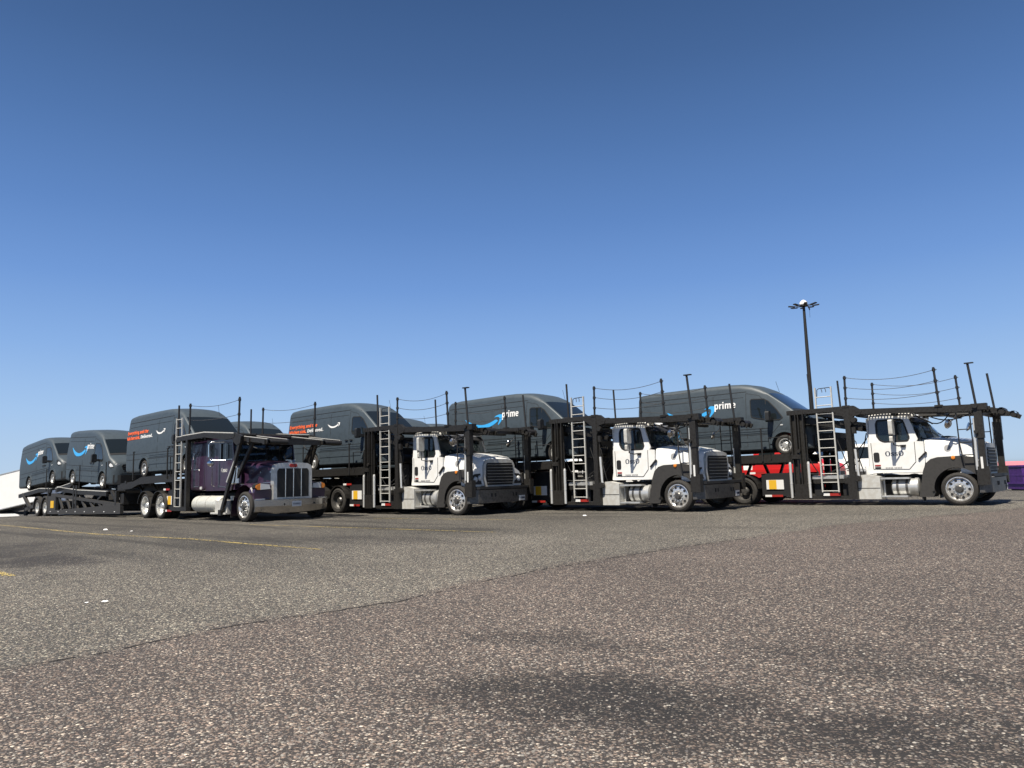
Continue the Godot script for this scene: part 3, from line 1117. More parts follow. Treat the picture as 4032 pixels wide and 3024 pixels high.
		tube(st, [Vector3(-1.26, 1.60, 1.02 * s), Vector3(-1.34, 1.585, 1.16 * s), Vector3(-1.43, 1.62, 1.27 * s), Vector3(-1.43, 2.3, 1.29 * s)], 0.018, 6)
		tube(st, [Vector3(-1.22, 2.28, 1.0 * s), Vector3(-1.42, 2.26, 1.28 * s)], 0.016, 6)
		prism(st, V2([-1.33, 1.615, -1.19, 1.615, -1.21, 1.55, -1.29, 1.55]), minf(1.02 * s, 1.06 * s), maxf(1.02 * s, 1.06 * s))
		var ma := put(st, "mirror_arm", M.black, cab)
		st = S()
		prismx(st, rr(1.18 if s > 0 else -1.40, 1.88, 1.40 if s > 0 else -1.18, 2.30, 0.05), -1.50, -1.40)
		put(st, "mirror_shell", M.dull, ma)
		st = S()
		prismx(st, rr(1.18 if s > 0 else -1.38, 1.68, 1.38 if s > 0 else -1.18, 1.86, 0.05), -1.50, -1.42)
		put(st, "wide_angle_mirror", M.dull, ma)
	# windscreen and the dark visor above it
	st = S()
	var g := []
	for i in 7:
		var v := i / 6.0
		var row := []
		for j in range(-8, 9):
			var s := j / 8.0
			var base := Vector3(-0.50 - 0.40 * s * s, 1.755, s * 0.955)
			var top := Vector3(-1.04 - 0.10 * s * s, 2.37, s * 0.90)
			row.append(base.lerp(top, v) + Vector3(0.02, 0.02, 0) * sin(v * PI))
		g.append(row)
	for i in 6:
		for j in 16:
			quadc(st, g[i][j], g[i][j + 1], g[i + 1][j + 1], g[i + 1][j], Vector3(-2, 1.5, 0))
	put(st, "windscreen", M.pane, cab)
	st = S()
	for j in 16:
		quadc(st, g[6][j] + Vector3(0.0, 0.02, 0), g[6][j + 1] + Vector3(0.0, 0.02, 0), g[4][j + 1] + Vector3(0.09, 0.03, 0), g[4][j] + Vector3(0.09, 0.03, 0), Vector3(-2, 1.5, 0))
	put(st, "sun_visor", M.black, cab)
	st = S()
	for j in 16:
		beam(st, g[0][j], g[0][j + 1], 0.05, 0.04)
	for k in [-0.35, 0.3]:
		tube(st, [Vector3(-0.50, 1.78, k), Vector3(-0.62, 1.93, k + 0.35)], 0.010, 4)
	put(st, "wiper_cowl", M.black, cab)
	# --- bonnet
	st = S()
	var hood := Loft.new([[0.535, 0.84, 1.53, 0.60, 0.54], [0.50, 0.80, 1.575, 0.68, 0.61], [0.40, 0.80, 1.61, 0.78, 0.71], [0.2, 0.85, 1.665, 0.88, 0.82], [-0.1, 0.9, 1.715, 0.94, 0.88], [-0.4, 0.9, 1.755, 0.97, 0.91], [-0.62, 0.9, 1.765, 0.99, 0.93], [-0.76, 0.9, 1.745, 1.0, 0.94]], 0.12, 0.05)
	loft(st, hood)
	var bon := put(st, "bonnet", M.white, t)
	for s in [-1.0, 1.0]:
		st = S()
		patch(st, hood, rr(-0.31, 1.39, -0.16, 1.56, 0.07), 0.006, s)
		put(st, "air_vent", M.grey, bon)
	st = S()
	box2(st, Vector3(-0.45, 1.79, -0.5), Vector3(-0.28, 1.815, 0.5))
	put(st, "bonnet_deflector", M.black, bon)
	# --- dark wheel-arch flares
	for s in [-1.0, 1.0]:
		st = S()
		var p := V2([-0.96, 0.22, -0.82, 0.9, -0.74, 1.10, -0.62, 1.205, -0.46, 1.25, 0.08, 1.27, 0.36, 1.23, 0.47, 1.12, 0.50, 0.86])
		arc(p, -0.03, 0.42, 0.555, 52, 190, 16)
		p.append(Vector2(-0.62, 0.22))
		prism(st, p, minf(0.62 * s, 1.12 * s), maxf(0.62 * s, 1.12 * s))
		var lip := PackedVector2Array()
		arc(lip, -0.03, 0.42, 0.60, 40, 185, 14)
		arc(lip, -0.03, 0.42, 0.555, 185, 40, 14)
		prism(st, lip, minf(1.12 * s, 1.15 * s), maxf(1.12 * s, 1.15 * s))
		var fl := put(st, "wheel_arch", M.plastic, t)
		st = S()
		lathe(st, [Vector2(0.05, 0), Vector2(0.045, 0.02), Vector2(0.0, 0.03)], Vector3(-0.09, 1.225, 1.12 * s), Vector3(0, 0, s), 8)
		put(st, "turn_signal", M.amber, fl)
		# front corner with headlamp
		st = S()
		prismx(st, V2([0.56 * s, 0.80, 1.04 * s, 0.80, 1.07 * s, 0.86, 1.06 * s, 1.10, 0.98 * s, 1.22, 0.80 * s, 1.32, 0.56 * s, 1.36]), 0.05, 0.46)
		var fc := put(st, "headlamp_corner", M.white, t)
		st = S()
		prismx(st, V2([0.64 * s, 0.91, 1.02 * s, 0.90, 1.04 * s, 1.06, 0.95 * s, 1.15, 0.66 * s, 1.17]), 0.44, 0.475)
		put(st, "headlamp_bezel", M.black, fc)
		st = S()
		for q in [[0.74, 1.03, 0.085], [0.92, 1.0, 0.085]]:
			lathe(st, [Vector2(q[2], 0), Vector2(q[2] * 0.85, 0.03), Vector2(q[2] * 0.4, 0.045), Vector2(0, 0.048)], Vector3(0.475, q[1], q[0] * s), Vector3(1, 0, 0), 12)
		put(st, "headlamp", M.lens, fc)
	# --- grille
	st = S()
	prismx(st, V2([-0.58, 0.79, 0.58, 0.79, 0.66, 1.0, 0.65, 1.40, 0.57, 1.54, 0.35, 1.585, -0.35, 1.585, -0.57, 1.54, -0.65, 1.40, -0.66, 1.0]), 0.49, 0.575)
	var gs := put(st, "grille_surround", M.dull, t)
	st = S()
	prismx(st, V2([-0.53, 0.83, 0.53, 0.83, 0.585, 1.0, 0.565, 1.40, 0.52, 1.47, -0.52, 1.47, -0.565, 1.40, -0.585, 1.0]), 0.575, 0.583)
	put(st, "grille_screen", M.black, gs)
	for k in 7:
		var y := 0.89 + 0.086 * k
		st = S()
		prism(st, V2([0.58, y - 0.02, 0.612, y + 0.004, 0.58, y + 0.016]), -0.55, 0.55)
		put(st, "grille_bar", M.plastic, gs)
		st = S()
		box2(st, Vector3(0.605, y + 0.002, -0.55), Vector3(0.616, y + 0.009, 0.55))
		put(st, "grille_bar_edge", M.alu, gs)
	# --- bumper
	st = S()
	prism(st, V2([0.45, -1.24, 0.56, -1.24, 0.70, -1.02, 0.74, -0.5, 0.75, 0.0, 0.74, 0.5, 0.70, 1.02, 0.56, 1.24, 0.45, 1.24, 0.45, 0.9, 0.55, 0.5, 0.55, -0.5, 0.45, -0.9]), -0.70, -0.33, Transform3D(Basis(Vector3(1, 0, 0), Vector3(0, 0, 1), Vector3(0, -1, 0)), Vector3.ZERO))
	var bm := put(st, "front_bumper", M.bumper, t)
	st = S()
	prism(st, V2([0.45, -1.25, 0.60, -1.25, 0.76, -1.03, 0.81, 0.0, 0.76, 1.03, 0.60, 1.25, 0.45, 1.25]), -0.79, -0.72, Transform3D(Basis(Vector3(1, 0, 0), Vector3(0, 0, 1), Vector3(0, -1, 0)), Vector3.ZERO))
	put(st, "bumper_step", M.black, bm)
	st = S()
	for z in [-0.52, -0.38, 0.38, 0.52]:
		st = S()
		box2(st, Vector3(0.73, 0.50, z - 0.022), Vector3(0.752, 0.60, z + 0.022))
		put(st, "tow_hole", M.black, bm)
	st = S()
	box(st, Vector3(0.735, 0.43, -0.77), Vector3(0.012, 0.15, 0.29), Basis(Vector3.UP, 0.1))
	put(st, "number_plate", M.tape, bm)
	st = S()
	for k in 6:
		box(st, Vector3(0.742 - 0.0, 0.43, -0.87 + 0.038 * k), Vector3(0.012, 0.06, 0.02), Basis(Vector3.UP, 0.1))
	put(st, "plate_characters", M.navy, bm).set_meta("kind", "stuff")
	wheels(t, "steer", [Vector3(0, 0.42, 1.10), Vector3(0, 0.42, -1.10)])
	wheels(t, "dark_drive", [Vector3(-5.8, 0.42, 1.10), Vector3(-6.95, 0.42, 1.10), Vector3(-5.8, 0.42, -1.10), Vector3(-6.95, 0.42, -1.10)])
	# --- tool box, step, tank
	for s in [-1.0, 1.0]:
		st = S()
		prism(st, V2([-2.50, 0.17, -1.88, 0.17, -1.88, 0.78, -2.22, 0.84, -2.36, 0.83, -2.50, 0.70]), minf(0.7 * s, 1.19 * s), maxf(0.7 * s, 1.19 * s))
		var tb := put(st, "tool_box", M.dull, t)
		st = S()
		box2(st, Vector3(-2.495, 0.455, 1.18 * s - 0.012), Vector3(-1.885, 0.475, 1.18 * s + 0.012))
		put(st, "tool_box_lid_gap", M.seam, tb)
		st = S()
		box2(st, Vector3(-1.87, 0.70, 1.0 * s - 0.17), Vector3(-1.16, 0.745, 1.0 * s + 0.17))
		box2(st, Vector3(-1.87, 0.22, 1.0 * s - 0.17), Vector3(-1.22, 0.262, 1.0 * s + 0.18))
		for x in [-1.84, -1.2]:
			box2(st, Vector3(x - 0.02, 0.26, 0.95 * s - 0.02), Vector3(x + 0.02, 0.72, 0.95 * s + 0.02))
		put(st, "cab_step", M.alu, t)
		st = S()
		lathe(st, [Vector2(0, -0.60), Vector2(0.20, -0.60), Vector2(0.235, -0.57), Vector2(0.235, -0.04), Vector2(0.255, -0.035), Vector2(0.255, 0.05), Vector2(0.20, 0.075), Vector2(0, 0.08)], Vector3(-1.03, 0.48, 0.88 * s), Vector3(1, 0, 0), 22)
		var tk := put(st, "fuel_tank", M.alu, t)
		for x in [-1.48, -1.25]:
			st = S()
			lathe(st, [Vector2(0.237, -0.03), Vector2(0.243, -0.03), Vector2(0.243, 0.03), Vector2(0.237, 0.03)], Vector3(x, 0.48, 0.88 * s), Vector3(1, 0, 0), 22)
			put(st, "tank_strap", M.bumper, tk)
		st = S()
		box2(st, Vector3(-0.90, 0.12, 0.95 * s - 0.12), Vector3(-0.87, 0.45, 0.95 * s + 0.15))
		put(st, "mud_flap", M.black, t)
	# --- head rack
	for s in [-1.0, 1.0]:
		var z: float = 1.25 * s
		st = S()
		beam(st, Vector3(0.72, 2.46, z), Vector3(-0.3, 2.49, z), 0.10, 0.17)
		beam(st, Vector3(-0.29, 2.49, z), Vector3(-2.32, 2.58, z), 0.10, 0.15)
		beam(st, Vector3(-2.3, 2.58, z), Vector3(-2.55, 2.70, z), 0.10, 0.15)
		beam(st, Vector3(-2.5, 2.70, z), Vector3(-4.27, 2.69, z), 0.10, 0.13)
		prism(st, V2([-2.9, 2.76, -2.38, 2.76, -2.16, 2.60, -2.22, 2.50, -2.40, 2.46, -2.48, 2.2, -2.64, 2.2, -2.66, 2.46, -2.92, 2.62]), z - 0.06, z + 0.06)
		for x in [-0.27, -2.58]:
			box2(st, Vector3(x - 0.09, 2.55 if x > -1 else 2.72, z - 0.06), Vector3(x + 0.09, 2.60 if x > -1 else 2.78, z + 0.07))
		put(st, "head_rack_beam", M.steel, t)
		# front upright: outer sleeve, sliding inner post, foot
		st = S()
		box2(st, Vector3(0.50, 1.69, z - 0.075), Vector3(0.68, 2.54, z + 0.075))
		box2(st, Vector3(0.515, 0.62, z - 0.055), Vector3(0.665, 1.69, z + 0.055))
		box2(st, Vector3(0.44, 0.52, z - 0.10), Vector3(0.72, 0.98, z + 0.06))
		box2(st, Vector3(0.46, 2.40, z - 0.1), Vector3(0.80, 2.56, z + 0.09))
		tube(st, [Vector3(0.52, 1.85, z), Vector3(0.52, 1.85, z + 0.12 * s)], 0.05, 8)
		tube(st, [Vector3(0.55, 2.50, z), Vector3(0.55, 2.50, z + 0.13 * s)], 0.06, 8)
		put(st, "front_upright", M.steel, t)
		st = S()
		tube(st, [Vector3(0.455, 0.90, z + 0.03 * s), Vector3(0.47, 1.72, z + 0.03 * s)], 0.034, 8)
		tube(st, [Vector3(0.47, 1.72, z + 0.03 * s), Vector3(0.475, 2.2, z + 0.03 * s)], 0.02, 8)
		put(st, "lift_cylinder", M.rod, t)
		st = S()
		box2(st, Vector3(0.55, 0.93, z + 0.055 * s - 0.012), Vector3(0.60, 1.22, z + 0.055 * s + 0.012))
		put(st, "white_strip", M.tape, t)
		# middle upright with sheaves
		st = S()
		box2(st, Vector3(-2.63, 0.18, z - 0.07), Vector3(-2.49, 2.66, z + 0.07))
		box2(st, Vector3(-2.68, 0.17, z - 0.09), Vector3(-2.45, 0.78, z + 0.08))
		box2(st, Vector3(-2.47, 1.98, z - 0.05), Vector3(-2.37, 2.16, z + 0.05))
		tube(st, [Vector3(-2.40, 2.36, z - 0.07), Vector3(-2.40, 2.36, z + 0.09)], 0.075, 10)
		tube(st, [Vector3(-2.42, 0.74, z - 0.04), Vector3(-2.42, 0.74, z + 0.09)], 0.085, 10)
		put(st, "middle_upright", M.steel, t)
		st = S()
		tube(st, [Vector3(-2.40, 0.80, z), Vector3(-2.44, 1.55, z)], 0.036, 8)
		put(st, "lift_cylinder", M.rod, t)
		st = S()
		tube(st, [Vector3(-2.44, 1.55, z), Vector3(-2.45, 2.0, z)], 0.020, 6)
		tube(st, [Vector3(-2.36, 0.85, z), Vector3(-2.36, 1.5, z), Vector3(-2.40, 1.75, z), Vector3(-2.44, 1.8, z)], 0.012, 5)
		put(st, "cylinder_rod", M.steel, t)
		# rear pair of channels
		st = S()
		for x in [-4.10, -3.88]:
			box2(st, Vector3(x - 0.085, 0.20, z - 0.06), Vector3(x - 0.055, 2.72, z + 0.06))
			box2(st, Vector3(x + 0.055, 0.20, z - 0.06), Vector3(x + 0.085, 2.72, z + 0.06))
			box2(st, Vector3(x - 0.08, 0.21, z - 0.055 * s - 0.01), Vector3(x + 0.08, 2.71, z - 0.055 * s + 0.01))
		box2(st, Vector3(-4.18, 0.18, z - 0.08), Vector3(-3.8, 0.60, z + 0.075))
		box2(st, Vector3(-4.20, 1.34, z - 0.07), Vector3(-3.95, 1.46, z + 0.08))
		tube(st, [Vector3(-3.98, 1.56, z), Vector3(-3.98, 1.56, z + 0.10 * s)], 0.05, 8)
		put(st, "rear_upright", M.steel, t)
		for x in [-4.29, -3.76]:
			st = S()
			lathe(st, [Vector2(0, 0), Vector2(0.040, 0), Vector2(0.042, 0.4), Vector2(0.046, 0.4), Vector2(0.046, 0.43), Vector2(0.042, 0.43), Vector2(0.042, 0.98), Vector2(0.03, 1.03), Vector2(0, 1.05)], Vector3(x, 0.21, z), Vector3.UP, 10)
			var cy := put(st, "lift_cylinder", M.rod, t)
			st = S()
			tube(st, [Vector3(x, 1.24, z), Vector3(x, 2.05, z)], 0.016, 6)
			put(st, "piston_rod", M.steel, cy)
		# guard posts and cables above the deck
		guard_post(t, Vector3(-2.58, 2.74, z), Vector3(-2.56, 3.62, z), false, [3.56, 3.28, 2.98])
		guard_post(t, Vector3(-0.26, 2.55, z), Vector3(-0.31, 3.60, z), false, [3.53, 3.24, 2.93])
		guard_post(t, Vector3(0.56, 2.55, z), Vector3(0.47, 3.61 if s > 0 else 3.56, z), s > 0, [])
		guard_post(t, Vector3(-3.54, 2.74, z), Vector3(-3.58, 3.79, z), false, [])
		for k in 3:
			cable(t, Vector3(-2.52, [3.56, 3.28, 2.98][k], z), Vector3(-0.30, [3.53, 3.24, 2.93][k], z), [0.13, 0.12, 0.09][k])
		# step cage beside the bonnet
		st = S()
		tube(st, [Vector3(0.10, 2.36, z), Vector3(0.11, 1.6, z), Vector3(0.18, 1.0, z)], 0.017, 5)
		tube(st, [Vector3(0.40, 2.36, z), Vector3(0.41, 1.6, z), Vector3(0.42, 1.0, z)], 0.017, 5)
		for y in [1.93, 1.60, 1.28]:
			tube(st, [Vector3(0.11 if y > 1.5 else 0.145, y, z), Vector3(0.41, y, z)], 0.014, 5)
		put(st, "step_cage", M.black, t)
		st = S()
		lathe(st, [Vector2(0, -0.02), Vector2(0.13, -0.005), Vector2(0.13, 0.01), Vector2(0.09, 0.05), Vector2(0, 0.075)], Vector3(-0.12, 2.10, 1.18 * s), Vector3(0.75, -0.25, 0.3 * s), 14)
		tube(st, [Vector3(-0.12, 2.1, 1.18 * s), Vector3(0.03, 2.2, 1.23 * s), Vector3(0.10, 2.3, 1.25 * s)], 0.014, 5)
		put(st, "spot_mirror", M.chromebar, t)
		# runways overhead
		st = S()
		var z0: float = 0.58 if s > 0 else -1.17
		track(st, [Vector2(0.85, 2.44), Vector2(-0.3, 2.47), Vector2(-2.3, 2.57), Vector2(-2.55, 2.68), Vector2(-4.2, 2.67)], z0, z0 + 0.59)
		put(st, "head_rack_track", M.steel, t)
		st = S()
		beam(st, Vector3(0.6, 2.40, z0 + 0.3), Vector3(1.05, 2.36, z0 + 0.3), 0.30, 0.12)
		lathe(st, [Vector2(0.09, -0.2), Vector2(0.09, 0.2)], Vector3(1.06, 2.35, z0 + 0.3), Vector3(0, 0, 1), 10)
		beam(st, Vector3(1.0, 2.36, z0 + 0.16), Vector3(1.18, 2.27, z0 + 0.16), 0.06, 0.12)
		beam(st, Vector3(1.0, 2.36, z0 + 0.44), Vector3(1.18, 2.27, z0 + 0.44), 0.06, 0.12)
		put(st, "flip_ramp", M.steel, t)
		# the ramp that drops behind the cab
		st = S()
		track(st, [Vector2(-2.24, 2.14), Vector2(-3.3, 2.42), Vector2(-4.2, 2.56)], z0 + 0.02, z0 + 0.50)
		for zz in [z0 + 0.0, z0 + 0.52]:
			beam(st, Vector3(-2.24, 2.10, zz), Vector3(-4.2, 2.51, zz), 0.06, 0.14)
		put(st, "inner_ramp", M.steel, t)
	for q in [[0.5, 2.38], [-0.3, 2.40], [-1.4, 2.47], [-2.3, 2.50], [-3.4, 2.60], [-4.15, 2.60]]:
		st = S()
		box2(st, Vector3(q[0] - 0.05, q[1] - 0.06, -1.22), Vector3(q[0] + 0.05, q[1] + 0.03, 1.22))
		put(st, "cross_member", M.steel, t)
	for z in [-0.2, 0.2]:
		st = S()
		tube(st, [Vector3(0.5, 2.36, z), Vector3(-2.2, 2.46, z)], 0.028, 6)
		put(st, "hydraulic_pipe", M.steel, t)
	ladder(t, -3.40, -2.95, 0.37, 3.36, 1.27, 12, true)
	reflector(t, -3.40, -2.93, 0.265, 0.345, 1.24)
	# lower sill and clutter between cab and body
	for s in [-1.0, 1.0]:
		st = S()
		box2(st, Vector3(-4.3, 0.17, 1.12 * s - 0.1), Vector3(-2.5, 0.26, 1.12 * s + 0.1))
		put(st, "side_sill", M.steel, t)
		st = S()
		box2(st, Vector3(-3.7, 0.62, 1.0 * s - 0.12), Vector3(-2.8, 0.72, 1.0 * s + 0.12))
		put(st, "side_shelf", M.steel, t)
		for x in [-3.6, -3.1, -2.8]:
			st = S()
			box2(st, Vector3(x - 0.12, 0.27, 0.9 * s - 0.12), Vector3(x + 0.1, 0.6, 0.9 * s + 0.12))
			put(st, "valve_block", M.black, t)
	for x in [-2.75, -3.95]:
		for y in [0.6, 2.25]:
			st = S()
			box2(st, Vector3(x - 0.05, y, -1.2), Vector3(x + 0.05, y + 0.13, 1.2))
			put(st, "cross_member", M.steel, t)
	st = S()
	box2(st, Vector3(-3.72, 0.74, 0.55), Vector3(-2.85, 0.84, 1.12))
	put(st, "valve_shelf", M.alu, t)
	st = S()
	box2(st, Vector3(-3.72, 0.80, -0.95), Vector3(-3.05, 1.55, 0.40))
	put(st, "added_dark_block", M.black, t)  # added black block standing in for the deep shade behind the ladder
	st = S()
	box2(st, Vector3(-4.0, 1.55, -1.0), Vector3(-3.15, 2.08, 0.55))
	put(st, "added_shade_box", M.black, t)  # black box put in to imitate deep shadow between ladder and cab
	st = S()
	lathe(st, [Vector2(0, -0.3), Vector2(0.2, -0.3), Vector2(0.2, -0.26), Vector2(0.13, -0.25), Vector2(0.13, 0.25), Vector2(0.2, 0.26), Vector2(0.2, 0.3), Vector2(0, 0.3)], Vector3(-3.0, 1.72, 0.5), Vector3(0, 0, 1), 14)
	put(st, "winch_drum", M.steel, t)
	clutter_hoses(t, [[Vector3(-2.3, 2.0, 0.6), Vector3(-2.9, 1.0, 0.8)], [Vector3(-2.35, 1.9, 0.3), Vector3(-3.3, 0.9, 0.9)], [Vector3(-2.4, 1.4, 1.1), Vector3(-3.8, 0.9, 1.15)], [Vector3(-2.42, 1.5, 1.22), Vector3(-2.3, 0.8, 1.1)], [Vector3(-3.9, 2.4, 1.1), Vector3(-3.6, 0.9, 0.9)], [Vector3(-3.2, 2.5, 1.0), Vector3(-2.7, 0.9, 1.0)], [Vector3(0.4, 2.36, 0.9), Vector3(-0.6, 2.34, 0.95)], [Vector3(-0.2, 2.4, 0.5), Vector3(-0.9, 2.36, 0.9)]], 4)
	# door lettering
	words("OssO", "door_lettering", cab, Vector3(-1.745, 1.275, 1.019), 0.135, M.navy, 0.0, 0.0, "Droid Serif", true, 1.0)
	st = S()
	box2(st, Vector3(-2.02, 1.055, 1.02), Vector3(-1.87, 1.095, 1.027))
	put(st, "red_sticker", M.redtape, cab)
	st = S()
	box2(st, Vector3(-2.02, 0.985, 1.02), Vector3(-1.87, 1.035, 1.027))
	put(st, "dark_sticker", M.vantrim, cab)
	st = S()
	for k in 5:
		box2(st, Vector3(-1.75 + 0.04 * k, 0.985, 1.02), Vector3(-1.722 + 0.04 * k, 1.025, 1.025))
		box2(st, Vector3(-1.53 + 0.04 * k, 0.985, 1.02), Vector3(-1.502 + 0.04 * k, 1.025, 1.025))
	put(st, "registration_numbers", M.grey, cab).set_meta("kind", "stuff")
	return t

# ------------------------------------------------------------------ purple long-nosed sleeper hauler
func purple_truck() -> Node3D:
	var t := thing("car_hauler_truck", Vector3.ZERO)
	var deck := [Vector2(-4.55, 1.40), Vector2(-5.4, 1.40), Vector2(-7.45, 1.36), Vector2(-8.1, 1.22), Vector2(-9.3, 1.16)]
	rear_body(t, -4.75, deck)
	var st := S()
	# --- sleeper and cab
	var cab := holder("cab", t)
	var sl := Loft.new([[-2.84, 0.90, 2.42, 1.0, 0.97], [-2.9, 0.88, 2.46, 1.02, 0.98], [-3.8, 0.88, 2.46, 1.02, 0.98], [-3.93, 0.90, 2.42, 0.99, 0.94], [-3.96, 0.93, 2.38, 0.96, 0.9]], 0.12, 0.05)
	loft(st, sl)
	var sb := put(st, "sleeper", M.purple, cab)
	for s in [-1.0, 1.0]:
		st = S()
		for ln in [[-3.84, 1.55, -3.34, 1.55], [-3.34, 1.55, -3.30, 1.50], [-3.30, 1.50, -3.30, 1.02], [-3.30, 1.02, -3.84, 1.02], [-3.84, 1.02, -3.84, 1.55]]:
			ribbon(st, sl, [Vector2(ln[0], ln[1]), Vector2(ln[2], ln[3])], 0.010, 0.006, s)
		put(st, "locker_trim", M.chromebar, sb)
		st = S()
		patch(st, sl, rr(-3.74, 1.86, -3.68, 2.07, 0.01), 0.008, s)
		put(st, "side_marker_lamp", M.lens, sb)
		st = S()
		patch(st, sl, rr(-3.20, 0.93, -3.08, 1.01, 0.02), 0.02, s, 0.03)
		put(st, "step_lamp", M.lens, sb)
		st = S()
		ribbon(st, sl, [Vector2(-2.93, 0.92), Vector2(-2.93, 2.3)], 0.008, 0.004, s)
		tube(st, [Vector3(-3.36, 2.1, 1.03 * s), Vector3(-3.5, 1.9, 1.05 * s), Vector3(-3.48, 1.65, 1.05 * s), Vector3(-3.36, 1.6, 1.03 * s)], 0.008, 4)
		put(st, "panel_seam", M.seam, sb)
	st = S()
	box2(st, Vector3(-2.42, 0.90, -0.98), Vector3(-2.39, 2.4, 0.98))
	for s in [-1.0, 1.0]:
		var z0 := minf(0.96 * s, 1.0 * s)
		var z1 := maxf(0.96 * s, 1.0 * s)
		prism(st, V2([-2.86, 0.88, -2.42, 0.88, -2.42, 2.42, -2.86, 2.42]), z0, z1)
		prism(st, V2([-2.42, 0.88, -1.34, 0.88, -1.20, 1.05, -1.14, 1.62, -1.14, 1.78, -2.42, 1.78]), z0, z1)
		prism(st, V2([-2.42, 1.78, -1.96, 1.78, -1.96, 2.28, -1.3, 2.28, -1.22, 1.78, -1.12, 1.78, -1.24, 2.42, -2.42, 2.42]), z0, z1)
	prismx(st, V2([-1.0, 2.40, 1.0, 2.40, 0.97, 2.47, 0.8, 2.51, -0.8, 2.51, -0.97, 2.47]), -2.88, -1.22)
	box2(st, Vector3(-1.28, 0.9, -0.95), Vector3(-1.15, 1.68, 0.95))
	put(st, "cab_shell", M.purple, cab)
	for s in [-1.0, 1.0]:
		st = S()
		box2(st, Vector3(-1.94, 1.80, 0.965 * s - 0.006), Vector3(-1.24, 2.27, 0.965 * s + 0.006))
		put(st, "side_window", M.darkpane, cab)
		st = S()
		for ln in [[-1.95, 1.79, -1.95, 2.28], [-1.62, 1.79, -1.62, 2.28], [-1.95, 1.79, -1.23, 1.79]]:
			beam(st, Vector3(ln[0], ln[1], 1.003 * s), Vector3(ln[2], ln[3], 1.003 * s), 0.02, 0.018, Vector3(0, 0, 1))
		put(st, "window_trim", M.chromebar, cab)
		st = S()
		for ln in [[-2.03, 2.32, -2.03, 1.02], [-2.03, 1.02, -1.36, 0.96], [-1.36, 0.96, -1.19, 1.1]]:
			beam(st, Vector3(ln[0], ln[1], 1.003 * s), Vector3(ln[2], ln[3], 1.003 * s), 0.012, 0.014, Vector3(0, 0, 1))
		put(st, "door_seam", M.chromebar if s > 0 else M.seam, cab)
		st = S()
		tube(st, [Vector3(-2.34, 1.02, 1.0 * s), Vector3(-2.34, 1.05, 1.07 * s), Vector3(-2.34, 2.12, 1.07 * s), Vector3(-2.34, 2.16, 1.0 * s)], 0.016, 6)
		put(st, "grab_rail", M.chrome, cab)
		# mirror frame
		st = S()
		tube(st, [Vector3(-1.72, 2.33, 1.0 * s), Vector3(-1.92, 2.33, 1.30 * s), Vector3(-1.97, 2.30, 1.34 * s), Vector3(-1.97, 1.80, 1.34 * s), Vector3(-1.92, 1.78, 1.30 * s), Vector3(-1.66, 1.78, 1.0 * s)], 0.015, 6)
		var mf := put(st, "mirror_frame", M.chrome, cab)
		st = S()
		prismx(st, rr(1.20 if s > 0 else -1.38, 1.86, 1.38 if s > 0 else -1.20, 2.27, 0.02), -1.99, -1.93)
		put(st, "mirror_head", M.chrome, mf)
		st = S()
		lathe(st, [Vector2(0, 0), Vector2(0.10, 0.01), Vector2(0.08, 0.05), Vector2(0, 0.07)], Vector3(-1.98, 1.70, 1.30 * s), Vector3(0.8, 0, 0.3 * s), 12)
		put(st, "convex_mirror", M.chrome, mf)
		# air cleaner and exhaust-side bracket
		st = S()
		lathe(st, [Vector2(0, 0), Vector2(0.12, 0), Vector2(0.145, 0.03), Vector2(0.145, 0.18), Vector2(0.15, 0.18), Vector2(0.15, 0.2), Vector2(0.145, 0.2), Vector2(0.145, 0.48), Vector2(0.12, 0.53), Vector2(0.06, 0.58), Vector2(0, 0.58)], Vector3(-1.0, 1.06, 0.98 * s), Vector3.UP, 18)
		put(st, "air_cleaner", M.chrome, cab)
	st = S()
	for s in [-1.0, 1.0]:
		quadc(st, Vector3(-1.14, 1.72, 0.95 * s), Vector3(-1.02, 1.75, 0.0), Vector3(-1.14, 2.34, 0.0), Vector3(-1.22, 2.32, 0.93 * s), Vector3(-2, 2, 0))
	put(st, "windscreen", M.pane, cab)
	st = S()
	beam(st, Vector3(-1.02, 1.72, 0), Vector3(-1.13, 2.36, 0), 0.03, 0.03)
	for s in [-1.0, 1.0]:
		beam(st, Vector3(-1.14, 1.70, 0.96 * s), Vector3(-1.03, 1.72, 0), 0.05, 0.06)
		quadc(st, Vector3(-1.22, 2.38, 0.95 * s), Vector3(-1.12, 2.40, 0), Vector3(-0.92, 2.28, 0), Vector3(-1.02, 2.27, 0.97 * s), Vector3(-2, 2, 0))
	put(st, "sun_visor", M.black, cab)
	st = S()
	for z in [-0.5, 0.5]:
		box2(st, Vector3(-2.1, 1.1, z - 0.25), Vector3(-1.65, 1.35, z + 0.25))
		box2(st, Vector3(-2.2, 1.35, z - 0.22), Vector3(-2.05, 2.1, z + 0.22))
	box2(st, Vector3(-1.42, 1.3, -0.9), Vector3(-1.2, 1.66, 0.9))
	put(st, "cab_interior", M.seat, cab)
	words("Osso", "door_lettering", cab, Vector3(-1.90, 1.385, 1.0), 0.12, M.tape, 0.0, 0.0, "Droid Serif", false)
	words("2 P", "unit_number", cab, Vector3(-3.95, 2.475, 1.235), 0.10, M.tape)
	# --- bonnet
	st = S()
	var hood := Loft.new([[0.36, 0.62, 1.60, 0.585, 0.55], [0.3, 0.62, 1.615, 0.60, 0.56], [-0.4, 0.8, 1.655, 0.68, 0.62], [-1.15, 0.85, 1.70, 0.84, 0.74]], 0.12, 0.04)
	loft(st, hood)
	var bon := put(st, "bonnet", M.purple, t)
